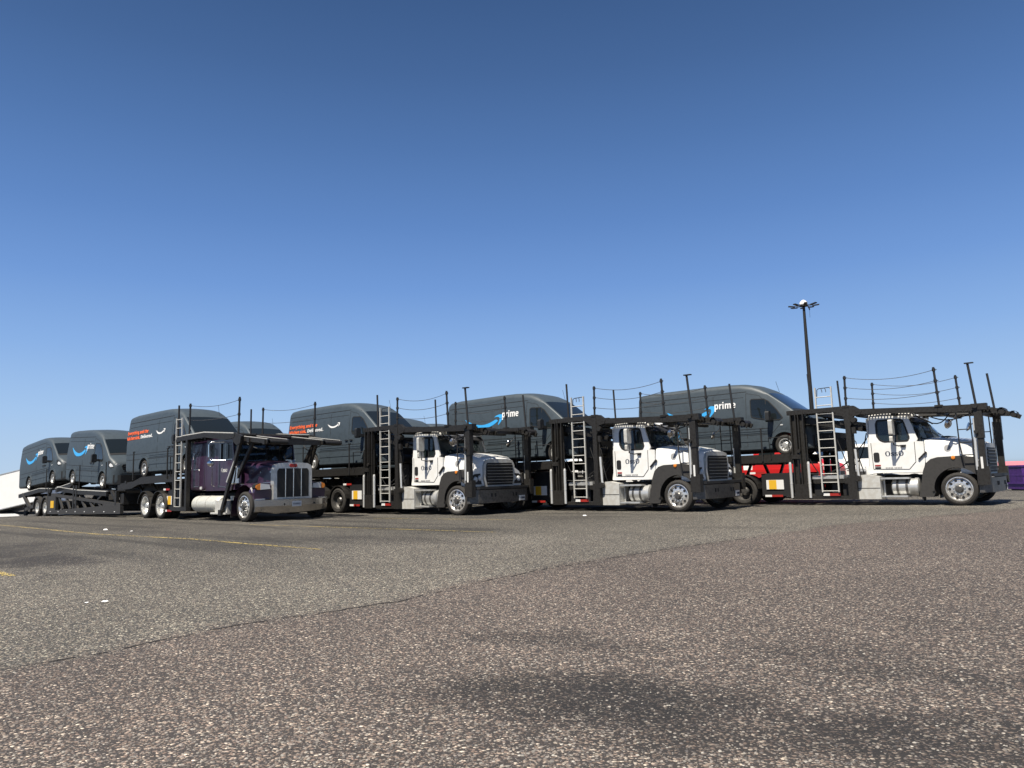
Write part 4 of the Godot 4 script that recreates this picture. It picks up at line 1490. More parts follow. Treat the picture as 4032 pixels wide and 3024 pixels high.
	for s in [-1.0, 1.0]:
		st = S()
		ribbon(st, hood, [Vector2(0.28, 1.08), Vector2(-1.1, 1.05)], 0.010, 0.006, s)
		for x in [-0.25, 0.2]:
			patch(st, hood, rr(x, 1.36, x + 0.05, 1.40, 0.01), 0.015, s)
		put(st, "bonnet_trim", M.chromebar, bon)
	# --- fenders
	for s in [-1.0, 1.0]:
		st = S()
		var outer := PackedVector2Array()
		for q in [[-1.02, 0.20], [-0.96, 0.45], [-0.86, 0.72], [-0.72, 0.90], [-0.52, 1.02], [-0.28, 1.075], [-0.05, 1.06], [0.15, 0.98], [0.28, 0.84], [0.34, 0.62]]:
			outer.append(Vector2(q[0], q[1]))
		var inner := PackedVector2Array()
		for q in outer:
			inner.append(Vector2(q.x + (0.045 if q.x < -0.5 else (-0.05 if q.x > -0.2 else 0.0)), q.y - 0.05))
		for i in outer.size() - 1:
			var a := outer[i]
			var b := outer[i + 1]
			var c := inner[i]
			var d := inner[i + 1]
			var zi: float = 0.66 * s
			var zm: float = 1.08 * s
			var zo: float = 1.15 * s
			quadc(st, Vector3(a.x, a.y, zi), Vector3(b.x, b.y, zi), Vector3(b.x, b.y, zm), Vector3(a.x, a.y, zm), Vector3(-0.2, 0.3, 0.9 * s))
			quadc(st, Vector3(a.x, a.y, zm), Vector3(b.x, b.y, zm), Vector3(d.x, d.y + 0.01, zo), Vector3(c.x, c.y + 0.01, zo), Vector3(-0.2, 0.3, 0.9 * s))
			quadc(st, Vector3(c.x, c.y, zi), Vector3(d.x, d.y, zi), Vector3(d.x, d.y, zo), Vector3(c.x, c.y, zo), Vector3(-0.2, 3.0, 0.9 * s))
		# nose of the fender under the lamp
		prismx(st, V2([0.60 * s, 0.62, 1.12 * s, 0.62, 1.15 * s, 0.80, 1.12 * s, 0.90, 0.60 * s, 1.0]), 0.02, 0.33)
		put(st, "fender", M.purple, t)
		st = S()
		box2(st, Vector3(-1.05, 0.10, 0.92 * s - 0.2), Vector3(-1.02, 0.6, 0.92 * s + 0.2))
		put(st, "mud_flap", M.black, t)
		st = S()
		prismx(st, V2([0.66 * s, 0.88, 1.08 * s, 0.87, 1.13 * s, 0.94, 1.12 * s, 1.02, 1.02 * s, 1.07, 0.70 * s, 1.04]), 0.16, 0.345)
		var hl := put(st, "headlamp_housing", M.black, t)
		st = S()
		prismx(st, V2([0.68 * s, 0.90, 0.98 * s, 0.885, 0.98 * s, 1.055, 0.71 * s, 1.025]), 0.34, 0.375)
		put(st, "headlamp", M.lens, hl)
		st = S()
		prismx(st, V2([0.985 * s, 0.885, 1.075 * s, 0.885, 1.12 * s, 0.945, 1.105 * s, 1.01, 0.985 * s, 1.055]), 0.30, 0.368)
		put(st, "turn_signal", M.amber, hl)
		st = S()
		box2(st, Vector3(0.12, 0.60, 1.0 * s - 0.15), Vector3(0.40, 0.635, 1.0 * s + 0.14))
		put(st, "fender_trim", M.chrome, t)
	# --- radiator shell
	st = S()
	prismx(st, V2([-0.62, 0.58, 0.62, 0.58, 0.62, 1.44, 0.58, 1.56, 0.48, 1.615, 0.25, 1.635, -0.25, 1.635, -0.48, 1.615, -0.58, 1.56, -0.62, 1.44]), 0.28, 0.44)
	var rs := put(st, "radiator_shell", M.alu, t)
	st = S()
	prismx(st, V2([-0.51, 0.655, 0.51, 0.655, 0.51, 1.40, 0.46, 1.47, -0.46, 1.47, -0.51, 1.40]), 0.44, 0.447)
	put(st, "grille_screen", M.mesh, rs)
	for z in [-0.255, 0.0, 0.255]:
		st = S()
		tube(st, [Vector3(0.455, 0.66, z), Vector3(0.455, 1.465, z)], 0.017, 8)
		put(st, "grille_bar", M.chrome, rs)
	st = S()
	prismx(st, V2([-0.10, 1.60, 0.10, 1.60, 0.13, 1.54, 0.09, 1.50, -0.09, 1.50, -0.13, 1.54]), 0.44, 0.455)
	put(st, "oval_badge", M.redtape, rs)
	st = S()
	prism(st, V2([0.40, 1.63, 0.46, 1.66, 0.44, 1.70, 0.36, 1.72, 0.20, 1.72, 0.26, 1.66]), -0.05, 0.05)
	box2(st, Vector3(0.24, 1.70, -0.14), Vector3(0.34, 1.72, 0.14))
	put(st, "bonnet_ornament", M.chrome, rs)
	# --- bumper: one deep chromed plate, bowed and with turned-up ends
	st = S()
	var rows := []
	for k in 21:
		var s := (k - 10) / 10.0
		var z := s * 1.16
		var x := 0.56 - 0.05 * s * s - 0.10 * pow(absf(s), 6.0)
		var lo := 0.19 + 0.07 * pow(absf(s), 2.0)
		rows.append([Vector3(x - 0.06, 0.61, z), Vector3(x + 0.018, 0.595, z), Vector3(x + 0.014, 0.42, z), Vector3(x - 0.02, lo + 0.03, z), Vector3(x - 0.08, lo, z)])
	for k in 20:
		for j in 4:
			quadc(st, rows[k][j], rows[k + 1][j], rows[k + 1][j + 1], rows[k][j + 1], Vector3(0.1, 0.4, rows[k][j].z))
	for e in [0, 20]:
		var q: Array = rows[e]
		for j in 4:
			quadc(st, q[j], q[j + 1], q[j + 1] - Vector3(0.25, 0, 0), q[j] - Vector3(0.25, 0, 0), Vector3(0.3, 0.4, 0))
	var bm := put(st, "front_bumper", M.chromebar, t)
	st = S()
	for z in [-0.62, 0.35]:
		st = S()
		disc(st, Vector3(0.545, 0.46, z), Vector3(1, 0, 0), 0.028, 0.03, 10)
		put(st, "tow_hole", M.black, bm)
	st = S()
	box2(st, Vector3(0.575, 0.39, -0.19), Vector3(0.582, 0.54, 0.11))
	put(st, "number_plate", M.tape, bm)
	st = S()
	for k in 6:
		box2(st, Vector3(0.582, 0.435, -0.15 + 0.04 * k), Vector3(0.586, 0.485, -0.13 + 0.04 * k))
	put(st, "plate_characters", M.navy, bm).set_meta("kind", "stuff")
	wheels(t, "steer", [Vector3(-0.1, 0.42, 1.10), Vector3(-0.1, 0.42, -1.10)])
	wheels(t, "drive", [Vector3(-5.62, 0.42, 1.10), Vector3(-6.85, 0.42, 1.10), Vector3(-5.62, 0.42, -1.10), Vector3(-6.85, 0.42, -1.10)])
	# --- tanks and steps
	for s in [-1.0, 1.0]:
		st = S()
		lathe(st, [Vector2(0, 0), Vector2(0.20, 0.0), Vector2(0.245, 0.05), Vector2(0.25, 0.1), Vector2(0.25, 1.55), Vector2(0.245, 1.6), Vector2(0.20, 1.66), Vector2(0, 1.67)], Vector3(-3.45, 0.48, 0.95 * s), Vector3(1, 0, 0), 26)
		var tk := put(st, "fuel_tank", M.tank, t)
		for x in [-3.1, -2.5]:
			st = S()
			lathe(st, [Vector2(0.252, -0.035), Vector2(0.26, -0.035), Vector2(0.26, 0.035), Vector2(0.252, 0.035)], Vector3(x, 0.48, 0.95 * s), Vector3(1, 0, 0), 26)
			put(st, "tank_strap", M.dull, tk)
		st = S()
		box2(st, Vector3(-1.86, 0.25, 0.95 * s - 0.25), Vector3(-1.12, 0.60, 0.95 * s + 0.24))
		box2(st, Vector3(-2.05, 0.20, 0.98 * s - 0.22), Vector3(-1.12, 0.25, 0.98 * s + 0.26))
		put(st, "battery_box_step", M.dull, t)
		st = S()
		box2(st, Vector3(-1.10, 0.60, 0.95 * s - 0.2), Vector3(-0.85, 0.72, 0.95 * s + 0.15))
		put(st, "step_bracket", M.alu, t)
	# --- head rack
	for s in [-1.0, 1.0]:
		var z: float = 1.25 * s
		st = S()
		prism(st, V2([-4.4, 2.54, -3.93, 2.62, -2.43, 2.645, -0.58, 2.51, -0.58, 2.38, -1.2, 2.36, -2.43, 2.50, -3.93, 2.48, -4.4, 2.44]), z - 0.05, z + 0.05)
		beam(st, Vector3(-0.62, 2.46, z), Vector3(-0.2, 2.34, z), 0.08, 0.16)
		put(st, "head_rack_beam", M.steel, t)
		st = S()
		prism(st, V2([-3.93, 2.65, -2.43, 2.675, -0.62, 2.54, -0.62, 2.51, -2.43, 2.645, -3.93, 2.62]), z - 0.055, z + 0.055)
		put(st, "worn_top_edge", M.dull, t)
		st = S()
		beam(st, Vector3(-0.28, 2.30, z), Vector3(-1.33, 0.27, z), 0.075, 0.11)
		box(st, Vector3(-1.36, 0.25, z), Vector3(0.16, 0.16, 0.12))
		prism(st, V2([-0.66, 2.40, -0.2, 2.38, -0.22, 2.22, -0.42, 2.16, -0.62, 2.26]), z - 0.05, z + 0.05)
		put(st, "diagonal_strut", M.steel, t)
		st = S()
		beam(st, Vector3(0.02, 2.30, z - 0.25 * s), Vector3(-0.95, 1.20, z - 0.25 * s), 0.07, 0.10)
		put(st, "inner_strut", M.steel, t)
		st = S()
		tube(st, [Vector3(-0.52, 1.86, z), Vector3(-0.93, 1.12, z + 0.06 * s)], 0.028, 8)
		put(st, "lift_cylinder", M.rod, t)
		# uprights behind the sleeper
		st = S()
		box2(st, Vector3(-3.66, 0.30, z - 0.06), Vector3(-3.54, 2.5, z + 0.06))
		box2(st, Vector3(-4.55, 0.30, z - 0.06), Vector3(-4.45, 2.5, z + 0.06))
		box2(st, Vector3(-4.62, 0.28, z - 0.08), Vector3(-3.5, 0.40, z + 0.07))
		put(st, "rear_upright", M.steel, t)
		guard_post(t, Vector3(-3.55, 2.56, z), Vector3(-3.52, 3.63, z), false, [3.56])
		guard_post(t, Vector3(-0.42, 2.44, z), Vector3(-0.38, 3.55, z), false, [3.47, 3.05])
		guard_post(t, Vector3(-4.34, 2.50, z), Vector3(-4.33, 3.64, z), false, [])
		cable(t, Vector3(-3.48, 3.56, z), Vector3(-0.40, 3.47, z), 0.10)
		cable(t, Vector3(-3.48, 3.10, z), Vector3(-0.41, 3.05, z), 0.06)
		# overhead runways and the drooping front ramp
		st = S()
		var z0: float = 0.58 if s > 0 else -1.18
		track(st, [Vector2(-0.62, 2.48), Vector2(-2.43, 2.61), Vector2(-3.93, 2.58), Vector2(-4.5, 2.52)], z0, z0 + 0.60)
		put(st, "head_rack_track", M.steel, t)
		st = S()
		track(st, [Vector2(1.05, 2.22), Vector2(-0.28, 2.36)], z0 + 0.02, z0 + 0.58)
		for zz in [z0, z0 + 0.6]:
			beam(st, Vector3(1.1, 2.19, zz), Vector3(-0.6, 2.38, zz), 0.05, 0.12)
		lathe(st, [Vector2(0.06, -0.28), Vector2(0.06, 0.28)], Vector3(1.12, 2.18, z0 + 0.3), Vector3(0, 0, 1), 8)
		put(st, "front_ramp", M.steel, t)
		for zz in [z0, z0 + 0.6]:
			st = S()
			beam(st, Vector3(1.08, 2.262, zz), Vector3(-0.58, 2.452, zz), 0.055, 0.014)
			put(st, "worn_ramp_edge", M.dull, t)
	# the wide bearer that carries the front ramp over the bonnet
	for x in [0.95, 0.1, -0.5]:
		st = S()
		box2(st, Vector3(x - 0.06, 2.12 if x > 0.5 else 2.22, -1.24), Vector3(x + 0.06, 2.24 if x > 0.5 else 2.34, 1.24))
		put(st, "cross_member", M.steel, t)
	for x in [-1.6, -2.6, -3.6, -4.4]:
		st = S()
		box2(st, Vector3(x - 0.05, 2.44, -1.2), Vector3(x + 0.05, 2.53, 1.2))
		put(st, "cross_member", M.steel, t)
	for z in [-0.3, 0.3]:
		st = S()
		tube(st, [Vector3(1.0, 2.14, z), Vector3(-0.6, 2.30, z), Vector3(-3.0, 2.44, z)], 0.03, 6)
		put(st, "hydraulic_pipe", M.steel, t)
	clutter_hoses(t, [[Vector3(0.4, 2.18, 0.5), Vector3(-0.7, 2.26, 0.9)], [Vector3(0.5, 2.16, -0.9), Vector3(-0.5, 2.24, -0.9)], [Vector3(-4.2, 2.3, 1.0), Vector3(-4.0, 0.9, 1.1)], [Vector3(-3.8, 2.2, 1.15), Vector3(-4.3, 1.0, 1.0)]], 8)
	ladder(t, -4.42, -4.02, 0.37, 3.22, 1.27, 11, false)
	for z in [1.20]:
		reflector(t, -4.6, -3.6, 0.285, 0.345, 1.30)
	return t

# ------------------------------------------------------------------ trailer (origin on the ground below its middle, x forward)
func trailer() -> Node3D:
	var t := thing("car_hauler_trailer", Vector3.ZERO)
	var q := -13.0
	for s in [-1.0, 1.0]:
		var z: float = 1.2 * s
		var st := S()
		prism(st, V2([-8.9 - q, 0.13, -8.9 - q, 0.40, -10.6 - q, 0.50, -10.6 - q, 0.42, -16.9 - q, 0.24, -16.9 - q, 0.10]), z - 0.06, z + 0.06)
		put(st, "bottom_rail", M.plastic, t)
		st = S()
		beam(st, Vector3(-8.95 - q, 0.44, z), Vector3(-13.4 - q, 0.72, z), 0.09, 0.11)
		beam(st, Vector3(-13.4 - q, 0.72, z), Vector3(-16.6 - q, 0.92, z), 0.09, 0.12)
		put(st, "top_rail", M.plastic, t)
		for x in [-10.7, -11.6, -12.5, -13.4, -14.3, -15.2, -16.0]:
			st = S()
			var y1: float = lerpf(0.5, 0.88, (x + 10.0) / -6.5)
			beam(st, Vector3(x - q, 0.30, z), Vector3(x - 0.45 - q, y1, z), 0.06, 0.11)
			put(st, "truss_strut", M.plastic, t)
		st = S()
		box2(st, Vector3(-16.95 - q, 0.10, z - 0.06), Vector3(-15.95 - q, 0.86, z + 0.055))
		put(st, "side_panel", M.plastic, t)
		st = S()
		box2(st, Vector3(-16.55 - q, 0.36, z + 0.062 * s - 0.006), Vector3(-16.15 - q, 0.66, z + 0.062 * s + 0.006))
		put(st, "yellow_panel", M.yellow, t)
		# wheel arches
		for x in [-17.42, -18.5]:
			st = S()
			var p := PackedVector2Array()
			arc(p, x - q, 0.38, 0.50, -5, 185, 12)
			arc(p, x - q, 0.38, 0.43, 185, -5, 12)
			prism(st, p, z - 0.30, z + 0.06)
			put(st, "mudguard", M.plastic, t)
		# runways of the upper deck, in raked pieces
		var zi: float = 0.55 if s > 0 else -1.15
		for seg in [[Vector2(-16.75, 1.20), Vector2(-18.3, 1.24), Vector2(-21.3, 1.02)], [Vector2(-14.3, 1.38), Vector2(-16.1, 1.20)], [Vector2(-10.35, 0.97), Vector2(-13.4, 1.08)], [Vector2(-13.4, 1.08), Vector2(-15.9, 1.26)]]:
			st = S()
			var pts := []
			for v in seg:
				pts.append(Vector2(v.x - q, v.y - 0.03))
			track(st, pts, zi, zi + 0.6)
			put(st, "deck_track", M.steel, t)
			st = S()
			for i in pts.size() - 1:
				beam(st, Vector3(pts[i].x, pts[i].y - 0.08, z), Vector3(pts[i + 1].x, pts[i + 1].y - 0.08, z), 0.07, 0.16)
			put(st, "deck_beam", M.steel, t)
			st = S()
			for i in pts.size() - 1:
				beam(st, Vector3(pts[i].x, pts[i].y + 0.012, z), Vector3(pts[i + 1].x, pts[i + 1].y + 0.012, z), 0.09, 0.024)
			put(st, "worn_deck_edge", M.dull, t)
		# posts
		for x in [-13.85, -13.55, -9.4, -17.0]:
			st = S()
			box2(st, Vector3(x - 0.07 - q, 0.3, z - 0.06), Vector3(x + 0.07 - q, 1.25 if x < -10 else 0.95, z + 0.05))
			put(st, "deck_post", M.steel, t)
		st = S()
		beam(st, Vector3(-10.6 - q, 0.92, z), Vector3(-11.6 - q, 0.5, z), 0.06, 0.08)
		put(st, "deck_strut", M.steel, t)
		st = S()
		beam(st, Vector3(-14.2 - q, 1.3, z), Vector3(-15.4 - q, 0.8, z), 0.06, 0.08)
		put(st, "deck_strut", M.steel, t)
		st = S()
		beam(st, Vector3(-9.1 - q, 0.3, z), Vector3(-9.9 - q, 0.95, z), 0.08, 0.1)
		put(st, "deck_strut", M.steel, t)
		for x in [-17.3, -13.2, -10.4]:
			st = S()
			tube(st, [Vector3(x - q, 1.1, z + 0.05 * s), Vector3(x - q, 2.05, z + 0.05 * s)], 0.02, 6)
			put(st, "platform_stake", M.black, t)
		# tail leg
		st = S()
		beam(st, Vector3(-20.7 - q, 1.0, z), Vector3(-19.4 - q, 0.25, z), 0.10, 0.16)
		beam(st, Vector3(-19.0 - q, 0.45, z), Vector3(-20.2 - q, 0.30, z), 0.10, 0.14)
		put(st, "tail_ramp_leg", M.plastic, t)
		if s > 0:
			var spots := []
			for k in 8:
				spots.append(Vector3(-9.4 - 1.02 * k - q, 0.20, z + 0.06))
			marker_lights(t, spots, M.lens)
	var st2 := S()
	for x in [-9.1, -10.5, -12.0, -13.7, -15.4, -16.9, -19.3]:
		st2 = S()
		box2(st2, Vector3(x - 0.06 - q, 0.3, -1.15), Vector3(x + 0.06 - q, 0.45, 1.15))
		put(st2, "cross_member", M.steel, t)
		if x < -9.5 and x > -19:
			st2 = S()
			box2(st2, Vector3(x - 0.05 - q, 0.86, -1.15), Vector3(x + 0.05 - q, 0.95, 1.15))
			put(st2, "cross_member", M.steel, t)
	for z in [-0.3, 0.3]:
		st2 = S()
		box2(st2, Vector3(-19.4 - q, 0.45, z - 0.05), Vector3(-8.7 - q, 0.62, z + 0.05))
		put(st2, "chassis_rail", M.steel, t)
	st2 = S()
	box2(st2, Vector3(-21.4 - q, 0.86, -1.22), Vector3(-21.2 - q, 1.0, 1.22))
	put(st2, "tail_bar", M.steel, t)
	var w := [Vector3(-17.42 - q, 0.37, 1.12), Vector3(-18.5 - q, 0.37, 1.12), Vector3(-17.42 - q, 0.37, -1.12), Vector3(-18.5 - q, 0.37, -1.12)]
	wheels(t, "trailer", w)
	return t

# ------------------------------------------------------------------ delivery vans (origin on the ground below the front axle, x forward)
const WB := 3.36
func van_loft(rear: float) -> Loft:
	var keys := [[0.90, 0.30, 0.62, 0.60, 0.58, 0.08], [0.86, 0.22, 0.92, 0.72, 0.66, 0.1], [0.78, 0.17, 1.04, 0.80, 0.72, 0.12], [0.66, 0.17, 1.13, 0.85, 0.77, 0.12], [0.45, 0.17, 1.24, 0.885, 0.815, 0.10], [0.32, 0.17, 1.32, 0.895, 0.815, 0.06], [0.26, 0.17, 1.37, 0.895, 0.815, 0.05], [0.0, 0.17, 1.575, 0.90, 0.80, 0.05], [-0.3, 0.17, 1.80, 0.90, 0.785, 0.05], [-0.48, 0.17, 1.935, 0.90, 0.775, 0.06], [-0.60, 0.17, 2.02, 0.90, 0.77, 0.12], [-0.75, 0.17, 2.11, 0.90, 0.77, 0.15], [-1.0, 0.17, 2.22, 0.90, 0.775, 0.17], [-1.35, 0.17, 2.295, 0.90, 0.78, 0.17], [-1.8, 0.17, 2.325, 0.90, 0.785, 0.17], [-2.6, 0.17, 2.33, 0.90, 0.785, 0.17]]
	keys.append([-rear + 0.6, 0.17, 2.31, 0.90, 0.785, 0.17])
	keys.append([-rear + 0.12, 0.20, 2.27, 0.895, 0.78, 0.16])
	keys.append([-rear + 0.02, 0.24, 2.22, 0.875, 0.75, 0.14])
	keys.append([-rear, 0.28, 2.16, 0.85, 0.72, 0.12])
	var base := Loft.new(keys, 0.17, 0.03)
	# open the wheel arches by lifting the lower edge over the wheels
	var xs := []
	for k in keys:
		xs.append(k[0])
	for c in [0.0, -WB]:
		for k in 17:
			xs.append(c + 0.40 * cos(PI * k / 16.0))
		xs.append(c + 0.405)
		xs.append(c - 0.405)
	xs.sort()
	xs.reverse()
	var st := []
	var last := 99.0
	for x in xs:
		if last - x < 0.003:
			continue
		last = x
		var v: Array = base.at(x).duplicate()
		v[0] = x
		for c in [0.0, -WB]:
			var d := absf(x - c)
			if d < 0.402:
				v[1] = maxf(v[1], 0.305 + sqrt(maxf(0.16 - d * d, 0.0)) * 0.98)
		st.append(v)
	return Loft.new(st, 0.17, 0.03)

func van_proto(rear: float) -> Node3D:
	var t := Node3D.new()
	var L := van_loft(rear)
	t.set_meta("loft_rear", rear)
	var st := S()
	loft(st, L)
	put(st, "body", M.van, t)
	# glass
	st = S()
	screen(st, L, 0.24, -0.47, 1.0, 0.008)
	put(st, "windscreen", M.glass, t)
	st = S()
	screen(st, L, 0.33, 0.25, 1.0, 0.010)
	put(st, "scuttle", M.vantrim, t)
	for s in [-1.0, 1.0]:
		st = S()
		patch(st, L, V2([-1.01, 1.27, -0.97, 1.21, -0.80, 1.16, -0.45, 1.10, -0.12, 1.08, -0.02, 1.14, -0.22, 1.42, -0.46, 1.68, -0.60, 1.76, -0.98, 1.78, -1.03, 1.74]), 0.006, s)
		put(st, "side_window", M.glass, t)
		st = S()
		var fr := [[-1.01, 1.27], [-0.97, 1.21], [-0.80, 1.16], [-0.45, 1.10], [-0.12, 1.08], [-0.02, 1.14], [-0.22, 1.42], [-0.46, 1.68], [-0.60, 1.76], [-0.98, 1.78], [-1.03, 1.74], [-1.01, 1.27]]
		for i in fr.size() - 1:
			ribbon(st, L, [Vector2(fr[i][0], fr[i][1]), Vector2(fr[i + 1][0], fr[i + 1][1])], 0.014, 0.010, s)
		ribbon(st, L, [Vector2(-0.52, 1.10), Vector2(-0.55, 1.74)], 0.012, 0.010, s)
		put(st, "window_seal", M.seam, t)
		st = S()
		for ln in [[-1.17, 1.98, -1.17, 0.3], [-0.04, 1.02, -0.42, 0.62], [-0.42, 0.62, -0.46, 0.3], [-1.17, 1.98, -0.75, 1.88], [-0.75, 1.88, -0.04, 1.10], [-2.28, 1.96, -2.28, 0.3]]:
			ribbon(st, L, [Vector2(ln[0], ln[1]), Vector2(ln[2], ln[3])], 0.006, 0.003, s)
		# gutter and pressed lines along the side
		ribbon(st, L, [Vector2(-1.15, 2.035), Vector2(-rear + 0.12, 2.02)], 0.009, 0.004, s)
		ribbon(st, L, [Vector2(-1.25, 1.86), Vector2(-rear + 0.25, 1.85)], 0.006, 0.003, s)
		ribbon(st, L, [Vector2(-0.46, 0.84), Vector2(-rear + 0.1, 0.86)], 0.007, 0.004, s)
		ribbon(st, L, [Vector2(-0.46, 0.66), Vector2(-rear + 0.1, 0.66)], 0.007, 0.004, s)
		ribbon(st, L, [Vector2(-0.62, 1.98), Vector2(-0.62, 1.99)], 0.004, 0.003, s)
		put(st, "panel_seam", M.seam, t)
		st = S()
		for y in [0.78, 0.72]:
			ribbon(st, L, [Vector2(-0.5, y), Vector2(-2.9, y)], 0.016, 0.010, s)
		ribbon(st, L, [Vector2(-0.46, 0.25), Vector2(-2.9, 0.25)], 0.035, 0.014, s)
		ribbon(st, L, [Vector2(-0.5, 0.50), Vector2(-2.9, 0.50)], 0.045, 0.012, s)
		put(st, "side_moulding", M.van, t)
		st = S()
		for x in [0.0, -WB]:
			var p := PackedVector2Array()
			arc(p, x, 0.30, 0.465, 8, 172, 14)
			arc(p, x, 0.30, 0.398, 172, 8, 14)
			patch(st, L, p, 0.022, s, 0.05)
		put(st, "wheel_arch", M.van, t)
		st = S()
		for x in [-1.03, -1.30]:
			patch(st, L, rr(x - 0.075, 0.97, x + 0.075, 1.015, 0.02), 0.03, s, 0.04)
		put(st, "door_handle", M.vantrim, t)
		st = S()
		prismx(st, rr(1.02 if s > 0 else -1.20, 1.02, 1.20 if s > 0 else -1.02, 1.35, 0.06), -0.44, -0.32)
		beam(st, Vector3(-0.36, 1.10, 0.86 * s), Vector3(-0.38, 1.12, 1.1 * s), 0.14, 0.09)
		put(st, "door_mirror", M.vantrim, t)
		st = S()
		box2(st, Vector3(-0.455, 1.07, 1.11 * s - 0.06), Vector3(-0.442, 1.31, 1.11 * s + 0.06))
		put(st, "mirror_glass", M.chrome, t)
		st = S()
		patch(st, L, V2([0.80, 0.83, 0.72, 0.98, 0.52, 1.10, 0.44, 1.08, 0.50, 0.92, 0.66, 0.82]), 0.012, s, 0.04)
		put(st, "headlamp_housing", M.vantrim, t)
		st = S()
		patch(st, L, V2([0.77, 0.87, 0.71, 0.955, 0.62, 1.0, 0.58, 0.93, 0.66, 0.86]), 0.020, s, 0.03)
		put(st, "headlamp", M.lens, t)
		st = S()
		patch(st, L, rr(-0.10, 0.90, -0.02, 0.935, 0.012), 0.012, s)
		put(st, "side_repeater", M.lens, t)
	# face: headlamps round the corner, grille and bumper
	st = S()
	for s in [-1.0, 1.0]:
		prismx(st, V2([0.56 * s, 0.87, 0.70 * s, 0.87, 0.73 * s, 0.95, 0.68 * s, 1.0, 0.56 * s, 0.96]), 0.66, 0.84)
	put(st, "front_lamps", M.lens, t)
	st = S()
	prismx(st, V2([-0.42, 0.62, 0.42, 0.62, 0.52, 0.90, 0.46, 0.97, -0.46, 0.97, -0.52, 0.90]), 0.72, 0.885)
	put(st, "grille", M.vantrim, t)
	st = S()
	for y in [0.70, 0.79, 0.88]:
		box2(st, Vector3(0.88, y - 0.012, -0.44), Vector3(0.897, y + 0.012, 0.44))
	put(st, "grille_bar", M.bumper, t)
	st = S()
	prism(st, V2([0.60, -0.86, 0.82, -0.78, 0.93, -0.55, 0.96, 0, 0.93, 0.55, 0.82, 0.78, 0.60, 0.86]), -0.56, -0.20, Transform3D(Basis(Vector3(1, 0, 0), Vector3(0, 0, 1), Vector3(0, -1, 0)), Vector3.ZERO))
	put(st, "front_bumper", M.vantrim, t)
	st = S()
	box2(st, Vector3(-rear - 0.06, 0.30, -0.84), Vector3(-rear + 0.1, 0.46, 0.84))
	for s in [-1.0, 1.0]:
		box2(st, Vector3(-rear - 0.012, 0.7, 0.80 * s - 0.05), Vector3(-rear + 0.02, 1.25, 0.80 * s + 0.04))
	put(st, "rear_bumper", M.vantrim, t)
	# underbody
	st = S()
	for z in [-0.4, 0.4]:
		box2(st, Vector3(-rear + 0.2, 0.12, z - 0.06), Vector3(0.6, 0.24, z + 0.06))
	tube(st, [Vector3(-WB, 0.3, -0.75), Vector3(-WB, 0.3, 0.75)], 0.06, 8)
	tube(st, [Vector3(0, 0.28, -0.75), Vector3(0, 0.28, 0.75)], 0.05, 8)
	box2(st, Vector3(-2.4, 0.10, -0.35), Vector3(-1.4, 0.2, 0.35))
	put(st, "underbody", M.black, t)
	wheels(t, "van", [Vector3(0, 0.305, 0.80), Vector3(0, 0.305, -0.80), Vector3(-WB, 0.305, 0.80), Vector3(-WB, 0.305, -0.80)])
	# a tall whip aerial at the head of the windscreen
	st = S()
	tube(st, [Vector3(-0.62, 2.06, -0.5), Vector3(-0.72, 2.42, -0.5)], 0.006, 4)
	put(st, "aerial", M.black, t)
	return t

func swoosh(p: Node3D, L: Loft, x: float, y: float, k: float, m: Material) -> void:
	# a smile that ends in an arrowhead
	var c := Curve2D.new()
	c.add_point(Vector2(-4.0, 1.60), Vector2.ZERO, Vector2(0.22, -0.26))
	c.add_point(Vector2(-3.22, 1.24), Vector2(-0.30, -0.02), Vector2(0.34, 0.0))
	c.add_point(Vector2(-2.42, 1.46), Vector2(-0.22, -0.16), Vector2.ZERO)
	var a := c.tessellate(4, 3)
	var d := Curve2D.new()
	d.add_point(Vector2(-2.50, 1.53), Vector2.ZERO, Vector2(-0.22, -0.10))
	d.add_point(Vector2(-3.25, 1.37), Vector2(0.3, -0.02), Vector2(-0.28, 0.03))
	d.add_point(Vector2(-4.0, 1.60), Vector2(0.3, -0.14), Vector2.ZERO)
	var b := d.tessellate(4, 3)
	var st := S()
	var body := PackedVector2Array()
	for q in a:
		body.append(q)
	for i in b.size() - 1:
		body.append(b[i])
	var head := V2([-2.60, 1.585, -2.50, 1.645, -2.36, 1.675, -2.24, 1.665, -2.205, 1.63, -2.22, 1.53, -2.28, 1.43, -2.39, 1.32, -2.415, 1.35, -2.36, 1.46, -2.345, 1.54, -2.38, 1.585, -2.46, 1.60])
	for poly in [body, head]:
		var o := PackedVector2Array()
		for q in poly:
			o.append(Vector2(x + (q.x + 4.0) * k, y + (q.y - 1.60) * k))
		patch(st, L, o, 0.006, 1.0, 0.004)
	put(st, "smile_arrow", m, p)

func van_words(p: Node3D, L: Loft, t: String, n: String, x0: float, x1: float, y: float, cap: float, m: Material) -> void:
	var z0 := L.z((x0 + x1) * 0.5, y)
	var z1 := L.z((x0 + x1) * 0.5, y + cap)
	var o := words(t, n, p, Vector3(x0, y, z0 + 0.008), cap, m, 0.0, atan2(z0 - z1, cap))
	var w := o.mesh.get_aabb().size.x
	if w > 0.01:
		o.transform.basis = o.transform.basis * Basis.from_scale(Vector3((x1 - x0) * U / w, 1, 1))

